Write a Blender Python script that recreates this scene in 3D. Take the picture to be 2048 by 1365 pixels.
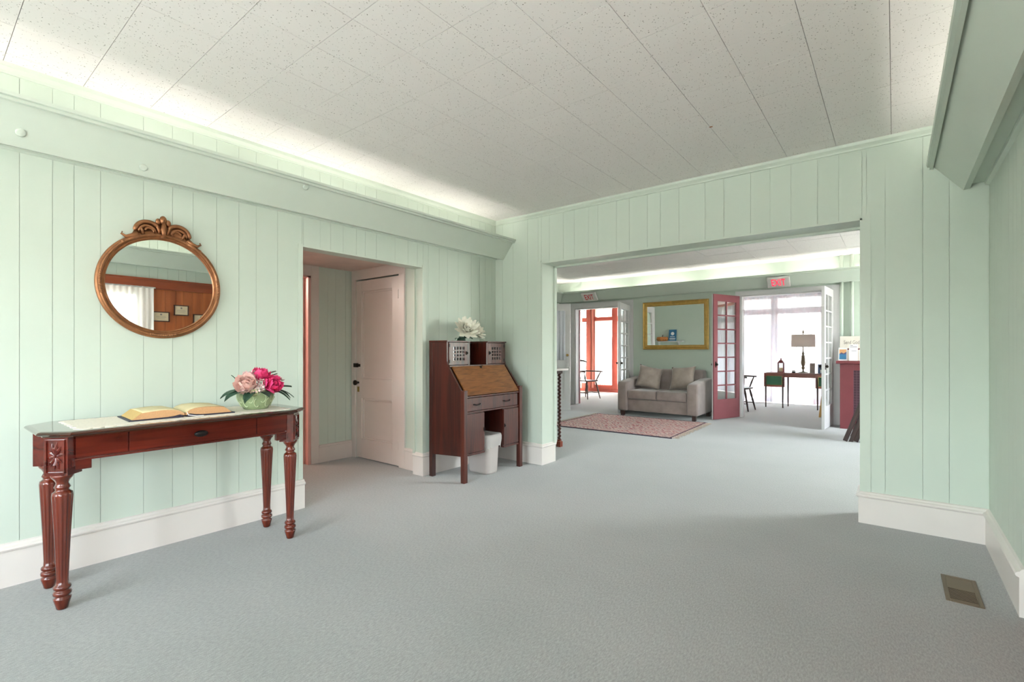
import bpy, bmesh, math, random
from mathutils import Vector, Matrix
for o in list(bpy.data.objects): bpy.data.objects.remove(o)
SC = bpy.context.scene
COL = SC.collection
PI = math.pi
# ------------------------------------------------------------------ camera
cam = bpy.data.objects.new('camera', bpy.data.cameras.new('camera'))
COL.objects.link(cam)
cam.location = (0, 0, 1.2)
cam.rotation_euler = (PI/2, 0, math.radians(38.4))
cam.data.sensor_width = 36.0
cam.data.lens = 965.0/2048*36
cam.data.shift_y = 19.5/2048
cam.data.clip_start = 0.02
SC.camera = cam
# ------------------------------------------------------------------ sky, sun, exposure
W = bpy.data.worlds.new('world'); SC.world = W; W.use_nodes = True
nt = W.node_tree; nt.nodes.clear()
out = nt.nodes.new('ShaderNodeOutputWorld'); bg = nt.nodes.new('ShaderNodeBackground')
sky = nt.nodes.new('ShaderNodeTexSky'); sky.sky_type = 'NISHITA'; sky.sun_disc = False
sky.sun_elevation = math.radians(48); sky.sun_rotation = math.radians(20); sky.dust_density = 2.5
bg.inputs['Strength'].default_value = 3.2
hs = nt.nodes.new('ShaderNodeHueSaturation'); hs.inputs['Saturation'].default_value = .28
nt.links.new(sky.outputs[0], hs.inputs['Color']); nt.links.new(hs.outputs[0], bg.inputs[0]); nt.links.new(bg.outputs[0], out.inputs[0])
sun = bpy.data.objects.new('sun', bpy.data.lights.new('sun', 'SUN')); COL.objects.link(sun)
sun.data.energy = 26.0; sun.data.angle = math.radians(1.0); sun.data.color = (1, .98, .95)
sun.rotation_euler = Vector((-.35, -1.0, -1.15)).to_track_quat('-Z', 'Y').to_euler()
SC.view_settings.view_transform = 'Standard'; SC.view_settings.look = 'None'
SC.view_settings.gamma = 1.0; SC.view_settings.use_curve_mapping = False
SC.view_settings.exposure = 0.8
TUBE = 7.0        # fluorescent tubes in the coves
# daylight portals in the windows, some of them added for light (sampling aid for the sky, they emit nothing themselves)
YR_P = -2.3
def portal(loc, rot, sx, sy):
    l = bpy.data.lights.new('window_portal', 'AREA'); l.shape = 'RECTANGLE'; l.size = sx; l.size_y = sy
    l.cycles.is_portal = True
    o = bpy.data.objects.new('window_portal', l); o.location = loc; o.rotation_euler = rot; COL.objects.link(o)
portal((-2.6, 12.85, 1.3), (-PI/2, 0, 0), 9.8, 2.5)
portal((.62, 1.1, 1.45), (0, PI/2, 0), .95, 1.6)
portal((-1.65, YR_P-.14, 1.475), (PI/2, 0, 0), 2.9, 1.35)
portal((.62, -.9, 1.45), (0, PI/2, 0), .95, 1.5)
portal((2.52, 7.65, 1.48), (0, PI/2, 0), 1.75, 2.7)

# ------------------------------------------------------------------ materials
def lin(c):
    c = c/255.0
    return c/12.92 if c <= .04045 else ((c+.055)/1.055)**2.4
def rgb(*c): return (lin(c[0]), lin(c[1]), lin(c[2]), 1)
def nodes(name):
    m = bpy.data.materials.new(name); m.use_nodes = True
    n = m.node_tree; b = n.nodes['Principled BSDF']
    return m, n, b
def mat(name, c, rough=.6, metal=0, var=.06, scale=6, bump=0, bscale=60, coat=0, spec=.5, sheen=0):
    m, n, b = nodes(name)
    b.inputs['Roughness'].default_value = rough; b.inputs['Metallic'].default_value = metal
    b.inputs['Coat Weight'].default_value = coat; b.inputs['Coat Roughness'].default_value = .12
    b.inputs['Specular IOR Level'].default_value = spec
    if sheen: b.inputs['Sheen Weight'].default_value = sheen
    col = rgb(*c)
    g = n.nodes.new('ShaderNodeNewGeometry')
    t = n.nodes.new('ShaderNodeTexNoise'); t.inputs['Scale'].default_value = scale; t.inputs['Detail'].default_value = 3
    r = n.nodes.new('ShaderNodeValToRGB')
    r.color_ramp.elements[0].position = .3; r.color_ramp.elements[1].position = .7
    r.color_ramp.elements[0].color = tuple(v*(1-var) for v in col[:3])+(1,)
    r.color_ramp.elements[1].color = tuple(min(1, v*(1+var)) for v in col[:3])+(1,)
    n.links.new(g.outputs['Position'], t.inputs['Vector']); n.links.new(t.outputs['Fac'], r.inputs['Fac'])
    n.links.new(r.outputs[0], b.inputs['Base Color'])
    if bump:
        t2 = n.nodes.new('ShaderNodeTexNoise'); t2.inputs['Scale'].default_value = bscale; t2.inputs['Detail'].default_value = 2
        bp = n.nodes.new('ShaderNodeBump'); bp.inputs['Strength'].default_value = bump; bp.inputs['Distance'].default_value = .01
        n.links.new(g.outputs['Position'], t2.inputs['Vector']); n.links.new(t2.outputs['Fac'], bp.inputs['Height'])
        n.links.new(bp.outputs[0], b.inputs['Normal'])
    return m
def wood(name, c1, c2, stretch=(1, 1, .08), scale=18, rough=.3, coat=.3, dist=1.5):
    m, n, b = nodes(name)
    b.inputs['Roughness'].default_value = rough; b.inputs['Coat Weight'].default_value = coat; b.inputs['Coat Roughness'].default_value = .15
    tc = n.nodes.new('ShaderNodeTexCoord'); mp = n.nodes.new('ShaderNodeMapping'); mp.inputs['Scale'].default_value = stretch
    t = n.nodes.new('ShaderNodeTexNoise'); t.inputs['Scale'].default_value = scale; t.inputs['Detail'].default_value = 6
    t.inputs['Distortion'].default_value = dist
    r = n.nodes.new('ShaderNodeValToRGB'); r.color_ramp.elements[0].position = .32; r.color_ramp.elements[1].position = .7
    r.color_ramp.elements[0].color = rgb(*c1); r.color_ramp.elements[1].color = rgb(*c2)
    n.links.new(tc.outputs['Object'], mp.inputs[0]); n.links.new(mp.outputs[0], t.inputs['Vector'])
    n.links.new(t.outputs['Fac'], r.inputs['Fac']); n.links.new(r.outputs[0], b.inputs['Base Color'])
    return m
def emit(name, c, s):
    m = bpy.data.materials.new(name); m.use_nodes = True; n = m.node_tree; n.nodes.clear()
    e = n.nodes.new('ShaderNodeEmission'); o = n.nodes.new('ShaderNodeOutputMaterial')
    e.inputs[0].default_value = c; e.inputs[1].default_value = s; n.links.new(e.outputs[0], o.inputs[0]); return m
def glass(name, gloss=.08, tint=(.97, .99, .98, 1)):
    m = bpy.data.materials.new(name); m.use_nodes = True; n = m.node_tree; n.nodes.clear()
    tr = n.nodes.new('ShaderNodeBsdfTransparent'); gl = n.nodes.new('ShaderNodeBsdfGlossy'); mx = n.nodes.new('ShaderNodeMixShader')
    o = n.nodes.new('ShaderNodeOutputMaterial'); tr.inputs[0].default_value = tint; gl.inputs['Roughness'].default_value = .02
    mx.inputs[0].default_value = gloss
    n.links.new(tr.outputs[0], mx.inputs[1]); n.links.new(gl.outputs[0], mx.inputs[2]); n.links.new(mx.outputs[0], o.inputs[0]); return m
def sheer(name, c, transp=.3, dshare=.45):
    m = bpy.data.materials.new(name); m.use_nodes = True; n = m.node_tree; n.nodes.clear()
    tr = n.nodes.new('ShaderNodeBsdfTransparent'); tl = n.nodes.new('ShaderNodeBsdfTranslucent'); df = n.nodes.new('ShaderNodeBsdfDiffuse')
    m1 = n.nodes.new('ShaderNodeMixShader'); m2 = n.nodes.new('ShaderNodeMixShader'); o = n.nodes.new('ShaderNodeOutputMaterial')
    g = n.nodes.new('ShaderNodeNewGeometry'); t = n.nodes.new('ShaderNodeTexNoise'); t.inputs['Scale'].default_value = 300
    mr = n.nodes.new('ShaderNodeMapRange'); mr.inputs['To Min'].default_value = transp*.7; mr.inputs['To Max'].default_value = transp*1.3
    n.links.new(g.outputs['Position'], t.inputs['Vector']); n.links.new(t.outputs['Fac'], mr.inputs['Value'])
    tl.inputs[0].default_value = rgb(*c); df.inputs[0].default_value = rgb(*c)
    m1.inputs[0].default_value = dshare
    n.links.new(tl.outputs[0], m1.inputs[1]); n.links.new(df.outputs[0], m1.inputs[2])
    n.links.new(mr.outputs[0], m2.inputs[0]); n.links.new(m1.outputs[0], m2.inputs[1]); n.links.new(tr.outputs[0], m2.inputs[2])
    n.links.new(m2.outputs[0], o.inputs[0]); return m
def tile_mat():
    m, n, b = nodes('ceiling_tile')
    b.inputs['Roughness'].default_value = .9; b.inputs['Specular IOR Level'].default_value = .2
    g = n.nodes.new('ShaderNodeNewGeometry')
    mp = n.nodes.new('ShaderNodeMapping'); mp.inputs['Scale'].default_value = (1, 1, 1)
    t0 = n.nodes.new('ShaderNodeTexNoise'); t0.inputs['Scale'].default_value = 9; t0.inputs['Detail'].default_value = 1
    t = n.nodes.new('ShaderNodeTexVoronoi'); t.inputs['Scale'].default_value = 92; t.feature = 'F1'
    dn = n.nodes.new('ShaderNodeTexNoise'); dn.inputs['Scale'].default_value = 120; dn.inputs['Detail'].default_value = 2
    ad = n.nodes.new('ShaderNodeVectorMath'); ad.operation = 'MULTIPLY_ADD'; ad.inputs[1].default_value = (.014, .014, 0)
    r = n.nodes.new('ShaderNodeValToRGB'); r.color_ramp.elements[0].position = .13; r.color_ramp.elements[1].position = .22
    r.color_ramp.elements[0].color = (0, 0, 0, 1); r.color_ramp.elements[1].color = (1, 1, 1, 1)
    r2 = n.nodes.new('ShaderNodeValToRGB'); r2.color_ramp.elements[0].position = .42; r2.color_ramp.elements[1].position = .60
    r2.color_ramp.elements[0].color = (1, 1, 1, 1); r2.color_ramp.elements[1].color = (0, 0, 0, 1)
    mxx = n.nodes.new('ShaderNodeMath'); mxx.operation = 'MAXIMUM'
    mix = n.nodes.new('ShaderNodeMixRGB'); mix.inputs[1].default_value = rgb(132, 126, 118); mix.inputs[2].default_value = rgb(241, 237, 234)
    n.links.new(g.outputs['Position'], dn.inputs['Vector']); n.links.new(dn.outputs['Color'], ad.inputs[0]); n.links.new(g.outputs['Position'], ad.inputs[2])
    n.links.new(ad.outputs[0], t.inputs['Vector']); n.links.new(g.outputs['Position'], t0.inputs['Vector'])
    n.links.new(t.outputs['Distance'], r.inputs['Fac']); n.links.new(t.outputs['Color'], r2.inputs['Fac'])
    n.links.new(r.outputs[0], mxx.inputs[0]); n.links.new(r2.outputs[0], mxx.inputs[1])
    n.links.new(mxx.outputs[0], mix.inputs[0]); n.links.new(mix.outputs[0], b.inputs['Base Color'])
    return m
def carpet_mat():
    m, n, b = nodes('carpet')
    b.inputs['Roughness'].default_value = .95; b.inputs['Specular IOR Level'].default_value = .25
    b.inputs['Sheen Weight'].default_value = .5; b.inputs['Sheen Roughness'].default_value = .5
    g = n.nodes.new('ShaderNodeNewGeometry')
    a = n.nodes.new('ShaderNodeTexNoise'); a.inputs['Scale'].default_value = 260; a.inputs['Detail'].default_value = 2
    c = n.nodes.new('ShaderNodeTexNoise'); c.inputs['Scale'].default_value = 1.3; c.inputs['Detail'].default_value = 4
    mp = n.nodes.new('ShaderNodeMapping'); mp.inputs['Scale'].default_value = (1, .35, 1); mp.inputs['Rotation'].default_value = (0, 0, .6)
    w = n.nodes.new('ShaderNodeTexNoise'); w.inputs['Scale'].default_value = 150; w.inputs['Detail'].default_value = 1
    ra = n.nodes.new('ShaderNodeValToRGB'); ra.color_ramp.elements[0].position = .3; ra.color_ramp.elements[1].position = .7
    ra.color_ramp.elements[0].color = rgb(120, 123, 119); ra.color_ramp.elements[1].color = rgb(162, 163, 160)
    rc = n.nodes.new('ShaderNodeValToRGB'); rc.color_ramp.elements[0].position = .35; rc.color_ramp.elements[1].position = .65
    rc.color_ramp.elements[0].color = (.90, .91, .90, 1); rc.color_ramp.elements[1].color = (1, 1, 1, 1)
    mul = n.nodes.new('ShaderNodeMixRGB'); mul.blend_type = 'MULTIPLY'; mul.inputs[0].default_value = 1
    bp = n.nodes.new('ShaderNodeBump'); bp.inputs['Strength'].default_value = .35; bp.inputs['Distance'].default_value = .003
    for t in (a, c): n.links.new(g.outputs['Position'], t.inputs['Vector'])
    n.links.new(g.outputs['Position'], mp.inputs[0]); n.links.new(mp.outputs[0], w.inputs['Vector'])
    av = n.nodes.new('ShaderNodeMath'); av.operation = 'ADD'; hv = n.nodes.new('ShaderNodeMath'); hv.operation = 'MULTIPLY'; hv.inputs[1].default_value = .5
    n.links.new(a.outputs['Fac'], av.inputs[0]); n.links.new(w.outputs['Fac'], av.inputs[1]); n.links.new(av.outputs[0], hv.inputs[0])
    n.links.new(hv.outputs[0], ra.inputs['Fac']); n.links.new(c.outputs['Fac'], rc.inputs['Fac'])
    n.links.new(ra.outputs[0], mul.inputs[1]); n.links.new(rc.outputs[0], mul.inputs[2]); n.links.new(mul.outputs[0], b.inputs['Base Color'])
    n.links.new(hv.outputs[0], bp.inputs['Height']); n.links.new(bp.outputs[0], b.inputs['Normal'])
    return m
def rug_mat():
    m, n, b = nodes('rug_pile'); b.inputs['Roughness'].default_value = .95
    tc = n.nodes.new('ShaderNodeTexCoord')
    v = n.nodes.new('ShaderNodeTexVoronoi'); v.inputs['Scale'].default_value = 3.2; v.distance = 'MANHATTAN'
    v2 = n.nodes.new('ShaderNodeTexVoronoi'); v2.inputs['Scale'].default_value = 7; v2.distance = 'CHEBYCHEV'
    r = n.nodes.new('ShaderNodeValToRGB'); r.color_ramp.interpolation = 'CONSTANT'
    cs = [(0, (188, 120, 122)), (.2, (224, 198, 192)), (.46, (118, 96, 108)), (.54, (212, 176, 172)), (.72, (228, 208, 196)), (.9, (186, 132, 136))]
    e = r.color_ramp.elements
    e[0].color = rgb(*cs[0][1]); e[1].position = cs[1][0]; e[1].color = rgb(*cs[1][1])
    for p, c in cs[2:]:
        k = e.new(p); k.color = rgb(*c)
    n.links.new(tc.outputs['Object'], v.inputs['Vector']); n.links.new(tc.outputs['Object'], v2.inputs['Vector'])
    mx = n.nodes.new('ShaderNodeMixRGB'); mx.inputs[0].default_value = .5
    sp = n.nodes.new('ShaderNodeSeparateColor'); sp2 = n.nodes.new('ShaderNodeMath'); sp2.operation = 'FRACT'
    ad = n.nodes.new('ShaderNodeMath'); ad.operation = 'MULTIPLY_ADD'; ad.inputs[1].default_value = 2.2
    n.links.new(v2.outputs['Color'], sp.inputs[0]); n.links.new(v.outputs['Distance'], ad.inputs[0]); n.links.new(sp.outputs[0], ad.inputs[2])
    n.links.new(ad.outputs[0], sp2.inputs[0]); n.links.new(sp2.outputs[0], r.inputs['Fac']); n.links.new(r.outputs[0], b.inputs['Base Color'])
    return m
def mirror_mat():
    m, n, b = nodes('mirror_glass'); b.inputs['Metallic'].default_value = 1; b.inputs['Roughness'].default_value = .0
    b.inputs['Base Color'].default_value = (.93, .95, .94, 1); return m

MINT = mat('mint_paint', (206, 218, 205), .5, var=.01, scale=2)
MINT2 = mat('mint_trim_paint', (207, 218, 205), .4, var=.01)
CREAM = mat('cream_white_trim', (232, 226, 220), .35, var=.012)
WHITE = mat('white_gloss_paint', (228, 226, 226), .3, var=.01)
TILE = tile_mat()
TGAP = mat('tile_joint', (120, 116, 108), .9)
CARPET = carpet_mat()
PINKW = mat('pink_wall_paint', (226, 178, 168), .5)
PINKD = mat('pinkish_white_door', (226, 216, 209), .4, var=.01)
REDP = mat('red_brown_paint', (150, 66, 52), .4, var=.08)
MAROON = mat('maroon_paint', (120, 48, 54), .45, var=.05)
MAUVE = mat('mauve_red_paint', (150, 82, 88), .4, var=.05)
MAHOG = wood('mahogany', (66, 18, 14), (106, 36, 26), (1, .06, 1), 22, .14, .7, .8)
MAHOGV = wood('mahogany_turned', (80, 26, 14), (124, 48, 26), (1, 1, .06), 22, .2, .6, .8)
MAHTOP = wood('mahogany_top', (42, 20, 12), (70, 34, 20), (1, .06, 1), 22, .12, .8, .8)
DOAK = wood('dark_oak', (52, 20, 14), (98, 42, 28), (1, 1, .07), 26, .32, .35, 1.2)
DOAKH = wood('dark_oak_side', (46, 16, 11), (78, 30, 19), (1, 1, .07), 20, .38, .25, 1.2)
GOAK = wood('golden_oak', (104, 60, 26), (150, 94, 46), (1, .12, 1), 30, .35, .3, 2)
PANW = wood('panel_wood', (150, 74, 34), (190, 104, 54), (1, 1, .06), 10, .4, .2, 1)
RAILW = wood('rail_wood', (130, 54, 28), (168, 80, 44), (1, .06, 1), 16, .35, .3, 1)
DARKW = wood('dark_wood', (46, 28, 24), (84, 56, 48), (1, 1, .08), 20, .4, .2, 1)
TABW = wood('table_red_wood', (112, 46, 32), (156, 76, 54), (.1, 1, 1), 16, .35, .3, 1)
GREENP = mat('green_inset', (36, 96, 66), .5)
BRONZE = mat('dark_bronze', (52, 44, 38), .35, .8)
BRASS = mat('brass', (176, 146, 84), .25, 1)
BLACKM = mat('black_iron', (28, 25, 24), .45, .5)
GOLDF = mat('gold_frame', (206, 170, 96), .35, .5, var=.12, scale=14)
BRGOLD = mat('bronze_gilt', (156, 106, 70), .34, .6, var=.2, scale=30)
MIRROR = mirror_mat()
GLASS = glass('window_glass')
PANEG = glass('door_glass', .35)
SHEER = sheer('sheer_curtain', (236, 240, 250), .035, .955)
SHEERW = sheer('lace_curtain', (250, 246, 240), .04, .93)
DRAPE = sheer('white_drape', (240, 232, 222), .03)
LACE = mat('lace_runner', (236, 228, 214), .9, var=.08, scale=120)
PAGE = mat('page_cream', (226, 212, 168), .8, var=.04, scale=30)
PEDGE = mat('page_edge', (204, 158, 112), .7, var=.08, scale=200)
NAVY = mat('navy_leather', (38, 38, 58), .5)
CELADON = mat('celadon_glaze', (146, 164, 122), .12, coat=.6, var=.12, scale=24)
CELHI = mat('celadon_relief', (186, 200, 158), .12, coat=.6, var=.1)
HOTP = mat('hot_pink_petal', (242, 70, 130), .6, var=.18, scale=40)
PEACH = mat('peach_petal', (252, 210, 200), .6, var=.12, scale=40)
LPINK = mat('pale_pink_petal', (248, 214, 212), .6, var=.12, scale=60)
WPETAL = mat('ivory_petal', (246, 244, 230), .6, var=.05, scale=30)
GRNW = mat('green_white_petal', (214, 220, 170), .6)
LEAF = mat('dark_leaf', (44, 76, 58), .5, var=.25, scale=40)
LEAFR = mat('bronze_leaf', (92, 74, 66), .5, var=.3, scale=40)
BINP = mat('beige_plastic', (206, 198, 194), .4, var=.01)
LINER = sheer('white_liner', (240, 238, 236), .1)
SOFA = mat('taupe_velvet', (152, 138, 133), .85, var=.14, scale=7, sheen=.5)
PILLOW = mat('olive_taupe_velvet', (156, 142, 132), .85, var=.16, scale=9, sheen=.5)
RUG = rug_mat()
RUGB = mat('rug_dark_edge', (72, 62, 78), .9)
FRINGE = mat('rug_fringe', (206, 190, 176), .9, var=.2, scale=80)
EXITW = mat('exit_housing', (232, 230, 224), .45)
EXITR = mat('exit_red', (214, 30, 48), .4)
EXITL = emit('exit_red_lit', rgb(240, 40, 70), 1.2)
VENTM = mat('vent_brown_metal', (118, 100, 80), .45, .3)
VENTD = mat('vent_duct_dark', (22, 18, 15), .6)
CARD = mat('cream_card', (234, 226, 214), .7, var=.01)
PAPER = mat('white_paper', (244, 242, 242), .7, var=.01)
INK = mat('grey_ink', (150, 140, 134), .7)
INKD = mat('dark_ink', (70, 66, 72), .7)
BLUEP = mat('blue_print', (60, 124, 168), .6, var=.1)
SKYO = mat('orange_sky_print', (226, 168, 116), .6, var=.1)
GREYF = mat('grey_brochure', (150, 138, 134), .6)
SHADE = sheer('linen_shade', (236, 228, 220), .0, .35)
LAMPB = mat('antique_brass_lamp', (120, 104, 82), .4, .5, var=.2, scale=30)
LANR = mat('lantern_red', (112, 34, 36), .45)
CANDLE = mat('candle_wax', (226, 196, 160), .5)
TAN = mat('tan_wood', (206, 160, 92), .6)
ORANGE = mat('orange_wicker', (206, 128, 66), .6, var=.2, scale=40)
MARBLE = mat('pale_marble', (222, 216, 212), .2, var=.04)
TUBEF = emit('fluorescent_far', (1.0, .92, .9, 1), TUBE*2.0)
TUBEM = emit('fluorescent', (1.0, .91, .87, 1), TUBE)
METALW = mat('white_metal', (232, 232, 230), .4)
GROUND = mat('concrete_ground', (190, 186, 176), .9, var=.1, scale=.8)
GRASS = mat('gravel', (186, 182, 176), .9, var=.2, scale=3)
CERT = mat('certificate_paper', (226, 208, 176), .7, var=.03)
GRILLE = mat('grille_dark', (74, 44, 54), .6)
STAIN = mat('rust_stain', (168, 108, 64), .9)

# ------------------------------------------------------------------ mesh helpers
class MB:
    def __init__(s): s.bm = bmesh.new()
    def box(s, x0, x1, y0, y1, z0, z1, M=None):
        vs = [s.bm.verts.new(v) for v in ((x0,y0,z0),(x1,y0,z0),(x1,y1,z0),(x0,y1,z0),(x0,y0,z1),(x1,y0,z1),(x1,y1,z1),(x0,y1,z1))]
        if M is not None:
            for v in vs: v.co = M @ v.co
        for f in ((0,3,2,1),(4,5,6,7),(0,1,5,4),(1,2,6,5),(2,3,7,6),(3,0,4,7)): s.bm.faces.new([vs[i] for i in f])
        return s
    def prism(s, poly, axis, a, b):
        def P(u, v, w): return {'x': (w, u, v), 'y': (u, w, v), 'z': (u, v, w)}[axis]
        A = [s.bm.verts.new(P(u, v, a)) for u, v in poly]; B = [s.bm.verts.new(P(u, v, b)) for u, v in poly]
        n = len(poly)
        s.bm.faces.new(A[::-1]); s.bm.faces.new(B)
        for i in range(n): s.bm.faces.new((A[i], A[(i+1) % n], B[(i+1) % n], B[i]))
        return s
    def lathe(s, prof, n=24, c=(0, 0, 0), flute=None, sx=1, sy=1):
        rings = []
        for r, z in prof:
            ring = []
            for i in range(n):
                a = 2*PI*i/n; rr = r
                if flute: rr = r*(1 - flute(z)*(.5+.5*math.cos(a*flute.n)))
                ring.append(s.bm.verts.new((c[0]+rr*math.cos(a)*sx, c[1]+rr*math.sin(a)*sy, c[2]+z)))
            rings.append(ring)
        for A, B in zip(rings, rings[1:]):
            for i in range(n): s.bm.faces.new((A[i], A[(i+1) % n], B[(i+1) % n], B[i]))
        s.bm.faces.new(rings[0][::-1]); s.bm.faces.new(rings[-1])
        return s
    def tube(s, pts, r, n=8, cap=True):
        pts = [Vector(p) for p in pts]; rad = r if isinstance(r, (list, tuple)) else [r]*len(pts)
        rings = []; up = Vector((0, 0, 1))
        for i, p in enumerate(pts):
            d = (pts[min(i+1, len(pts)-1)]-pts[max(i-1, 0)]).normalized()
            u = d.cross(up)
            if u.length < .05: u = d.cross(Vector((0, 1, 0)))
            u.normalize(); v = d.cross(u)
            rings.append([s.bm.verts.new(p+(u*math.cos(2*PI*k/n)+v*math.sin(2*PI*k/n))*rad[i]) for k in range(n)])
        for A, B in zip(rings, rings[1:]):
            for k in range(n): s.bm.faces.new((A[k], A[(k+1) % n], B[(k+1) % n], B[k]))
        if cap: s.bm.faces.new(rings[0][::-1]); s.bm.faces.new(rings[-1])
        return s
    def ball(s, c, r, sc=(1, 1, 1), u=10, v=7):
        M = Matrix.Translation(c) @ Matrix.Diagonal((r*sc[0], r*sc[1], r*sc[2], 1))
        bmesh.ops.create_uvsphere(s.bm, u_segments=u, v_segments=v, radius=1, matrix=M); return s
    def grid(s, f, nu, nv, thick=0):
        g = [[s.bm.verts.new(f(i/nu, j/nv)) for j in range(nv+1)] for i in range(nu+1)]
        for i in range(nu):
            for j in range(nv): s.bm.faces.new((g[i][j], g[i+1][j], g[i+1][j+1], g[i][j+1]))
        return s
    def build(s, name, m, parent=None, smooth=False, bevel=0, seg=2, solid=0, sub=0, label=None, nrm=True):
        if nrm: bmesh.ops.recalc_face_normals(s.bm, faces=s.bm.faces[:])
        me = bpy.data.meshes.new(name); s.bm.to_mesh(me); s.bm.free(); me.materials.append(m)
        if smooth:
            for p in me.polygons: p.use_smooth = True
        o = bpy.data.objects.new(name, me); COL.objects.link(o)
        if parent: o.parent = parent
        if solid: md = o.modifiers.new('solid', 'SOLIDIFY'); md.thickness = solid; md.offset = 0
        if bevel: md = o.modifiers.new('bevel', 'BEVEL'); md.width = bevel; md.segments = seg; md.limit_method = 'ANGLE'; md.angle_limit = .7
        if sub: md = o.modifiers.new('sub', 'SUBSURF'); md.levels = sub; md.render_levels = sub
        if label: o['label'] = label
        return o
def B(*a): return MB().box(*a)
def tag(o, label, cat, group=None):
    o['label'] = label; o['category'] = cat
    if group: o['group'] = group
    return o
def thing(name, label, cat, loc=(0, 0, 0), rz=0, group=None):
    o = bpy.data.objects.new(name, None); o.empty_display_size = .05; COL.objects.link(o)
    o.location = loc; o.rotation_euler = (0, 0, rz); return tag(o, label, cat, group)
def struct(o, label, cat='structure'):
    o['kind'] = 'structure'; o['label'] = label; o['category'] = cat; return o
def dup_tree(o, parent=None):
    c = o.copy(); COL.objects.link(c); c.parent = parent
    for ch in list(o.children): dup_tree(ch, c)
    return c
def text_mesh(name, body, size, m, parent, M, ext=.001, sx=1.0, align='CENTER'):
    cu = bpy.data.curves.new(name, 'FONT'); cu.body = body; cu.size = size; cu.extrude = ext; cu.align_x = align; cu.align_y = 'CENTER'; cu.resolution_u = 3
    t = bpy.data.objects.new(name, cu); COL.objects.link(t); bpy.context.view_layer.update()
    me = bpy.data.meshes.new_from_object(t.evaluated_get(bpy.context.evaluated_depsgraph_get()))
    bpy.data.objects.remove(t); me.materials.clear(); me.materials.append(m)
    o = bpy.data.objects.new(name, me); COL.objects.link(o); o.parent = parent
    o.matrix_local = M @ Matrix.Diagonal((sx, 1, 1, 1)); return o

# ------------------------------------------------------------------ room dimensions (metres)
XL, YB, XR, ZC = -3.545, 4.17, .46, 2.66       # main room faces
YR = -2.3                                       # wall behind the camera
OX0, OX1, OZ = -2.91, -.178, 2.127              # wide opening in the back wall
YB2 = 4.41                                      # far side of that wall
AY0, AY1, AZ = 1.891, 3.098, 2.003              # alcove opening in the left wall
AX, AYD, AZC = -4.83, 3.17, 2.10                # alcove: left wall, door wall, ceiling
FX0, FX1, YF, FZC = -6.05, 2.4, 9.38, 2.73      # far room
D1 = (-5.63, -4.38, 2.14); D2 = (-2.17, -.80, 2.19)   # doorways to the sunroom
SX0, SX1, YS, SZC = -7.62, 3.6, 12.7, 2.62                # sunroom

WID = [.125, .087, .113, .201, .149, .113, .138, .140, .114, .152, .198, .136, .09, .112]
def breaks(a, b, start=.373, seq=WID):
    L = [start]; i = 0
    while L[-1] < b: L.append(L[-1]+seq[i % len(seq)]); i += 1
    i = -1
    while L[0] > a: L.insert(0, L[0]-seq[i % len(seq)]); i -= 1
    L = [a]+[v for v in L if a+.02 < v < b-.02]+[b]
    return L
def planks(parent, axis, face, dirn, br, z0, z1, holes, m, g=.0009, th=.008):
    """vertical boards on a wall; axis = direction the wall runs, face = board face, dirn = which way it faces"""
    cuts = sorted(set(br+[h[k] for h in holes for k in (0, 1) if br[0] < h[k] < br[-1]]))
    for a, b in zip(cuts, cuts[1:]):
        if b-a < .006: continue
        mid = (a+b)/2; spans = [(z0, z1)]
        for h in holes:
            if h[0] <= mid <= h[1]:
                ns = []
                for s0, s1 in spans:
                    if h[2] > s0: ns.append((s0, min(s1, h[2])))
                    if h[3] < s1: ns.append((max(s0, h[3]), s1))
                spans = ns
        for s0, s1 in spans:
            if s1-s0 < .01: continue
            f0, f1 = sorted((face, face-dirn*th))
            if axis == 'y': mb = B(f0, f1, a+g, b-g, s0, s1)
            else: mb = B(a+g, b-g, f0, f1, s0, s1)
            mb.build('plank', m, parent)

# ------------------------------------------------------------------ shell
fl = struct(MB().box(-8, 2.5, YR-.3, 9.4, -.12, 0).box(-8, 3.75, 9.4, YS+.15, -.12, 0).build('floor', CARPET), 'grey green carpet running through all the rooms', 'floor')
gr = struct(B(-30, 25, YS+.15, 45, -.3, -.1).build('ground_outside', GROUND), 'pale paved ground outside the sunroom windows', 'ground')
g2 = struct(MB().box(2.5, 25, -25, 9.4, -.3, -.1).box(3.75, 25, 9.4, YS+.15, -.3, -.1).box(-30, 2.5, -25, YR-.3, -.3, -.1).build('yard_outside', GRASS), 'pale gravel yard outside the side windows', 'ground')
# ceilings
ce = struct(B(XL-.13, XR+.14, YR-.1, YB2, ZC+.012, ZC+.12).build('ceiling', TGAP), 'white acoustic tile ceiling with dark flecks and cove lit edges', 'ceiling')
TX, TY, TW, TH = -.325, .312, .3085, .3055
tile = None
for i in range(-11, 4):
    for j in range(-1, 14):
        x0, x1 = max(TX+i*TW, XL), min(TX+(i+1)*TW, XR); y0, y1 = TY+j*TH, min(TY+(j+1)*TH, YB)
        if x1-x0 < .03 or y1-y0 < .03: continue
        full = x1-x0 > TW-.001 and y1-y0 > TH-.001
        if full and tile:
            o = tile.copy(); COL.objects.link(o); o.location = (x0, y0, ZC)
        else:
            o = B(.0012, x1-x0-.0012, .0012, y1-y0-.0012, 0, .0118).build('ceiling_tile', TILE, ce); o.location = (x0, y0, ZC)
            if full: tile = o
y1 = TY-TH
B(XL, XR, YR, y1-.001, ZC, ZC+.0118).build('tile_field', TILE, ce)
st = MB().ball((-.937, 3.27, ZC), .012, (1, .7, .12)).build('rust_spot', STAIN, ce)
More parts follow.
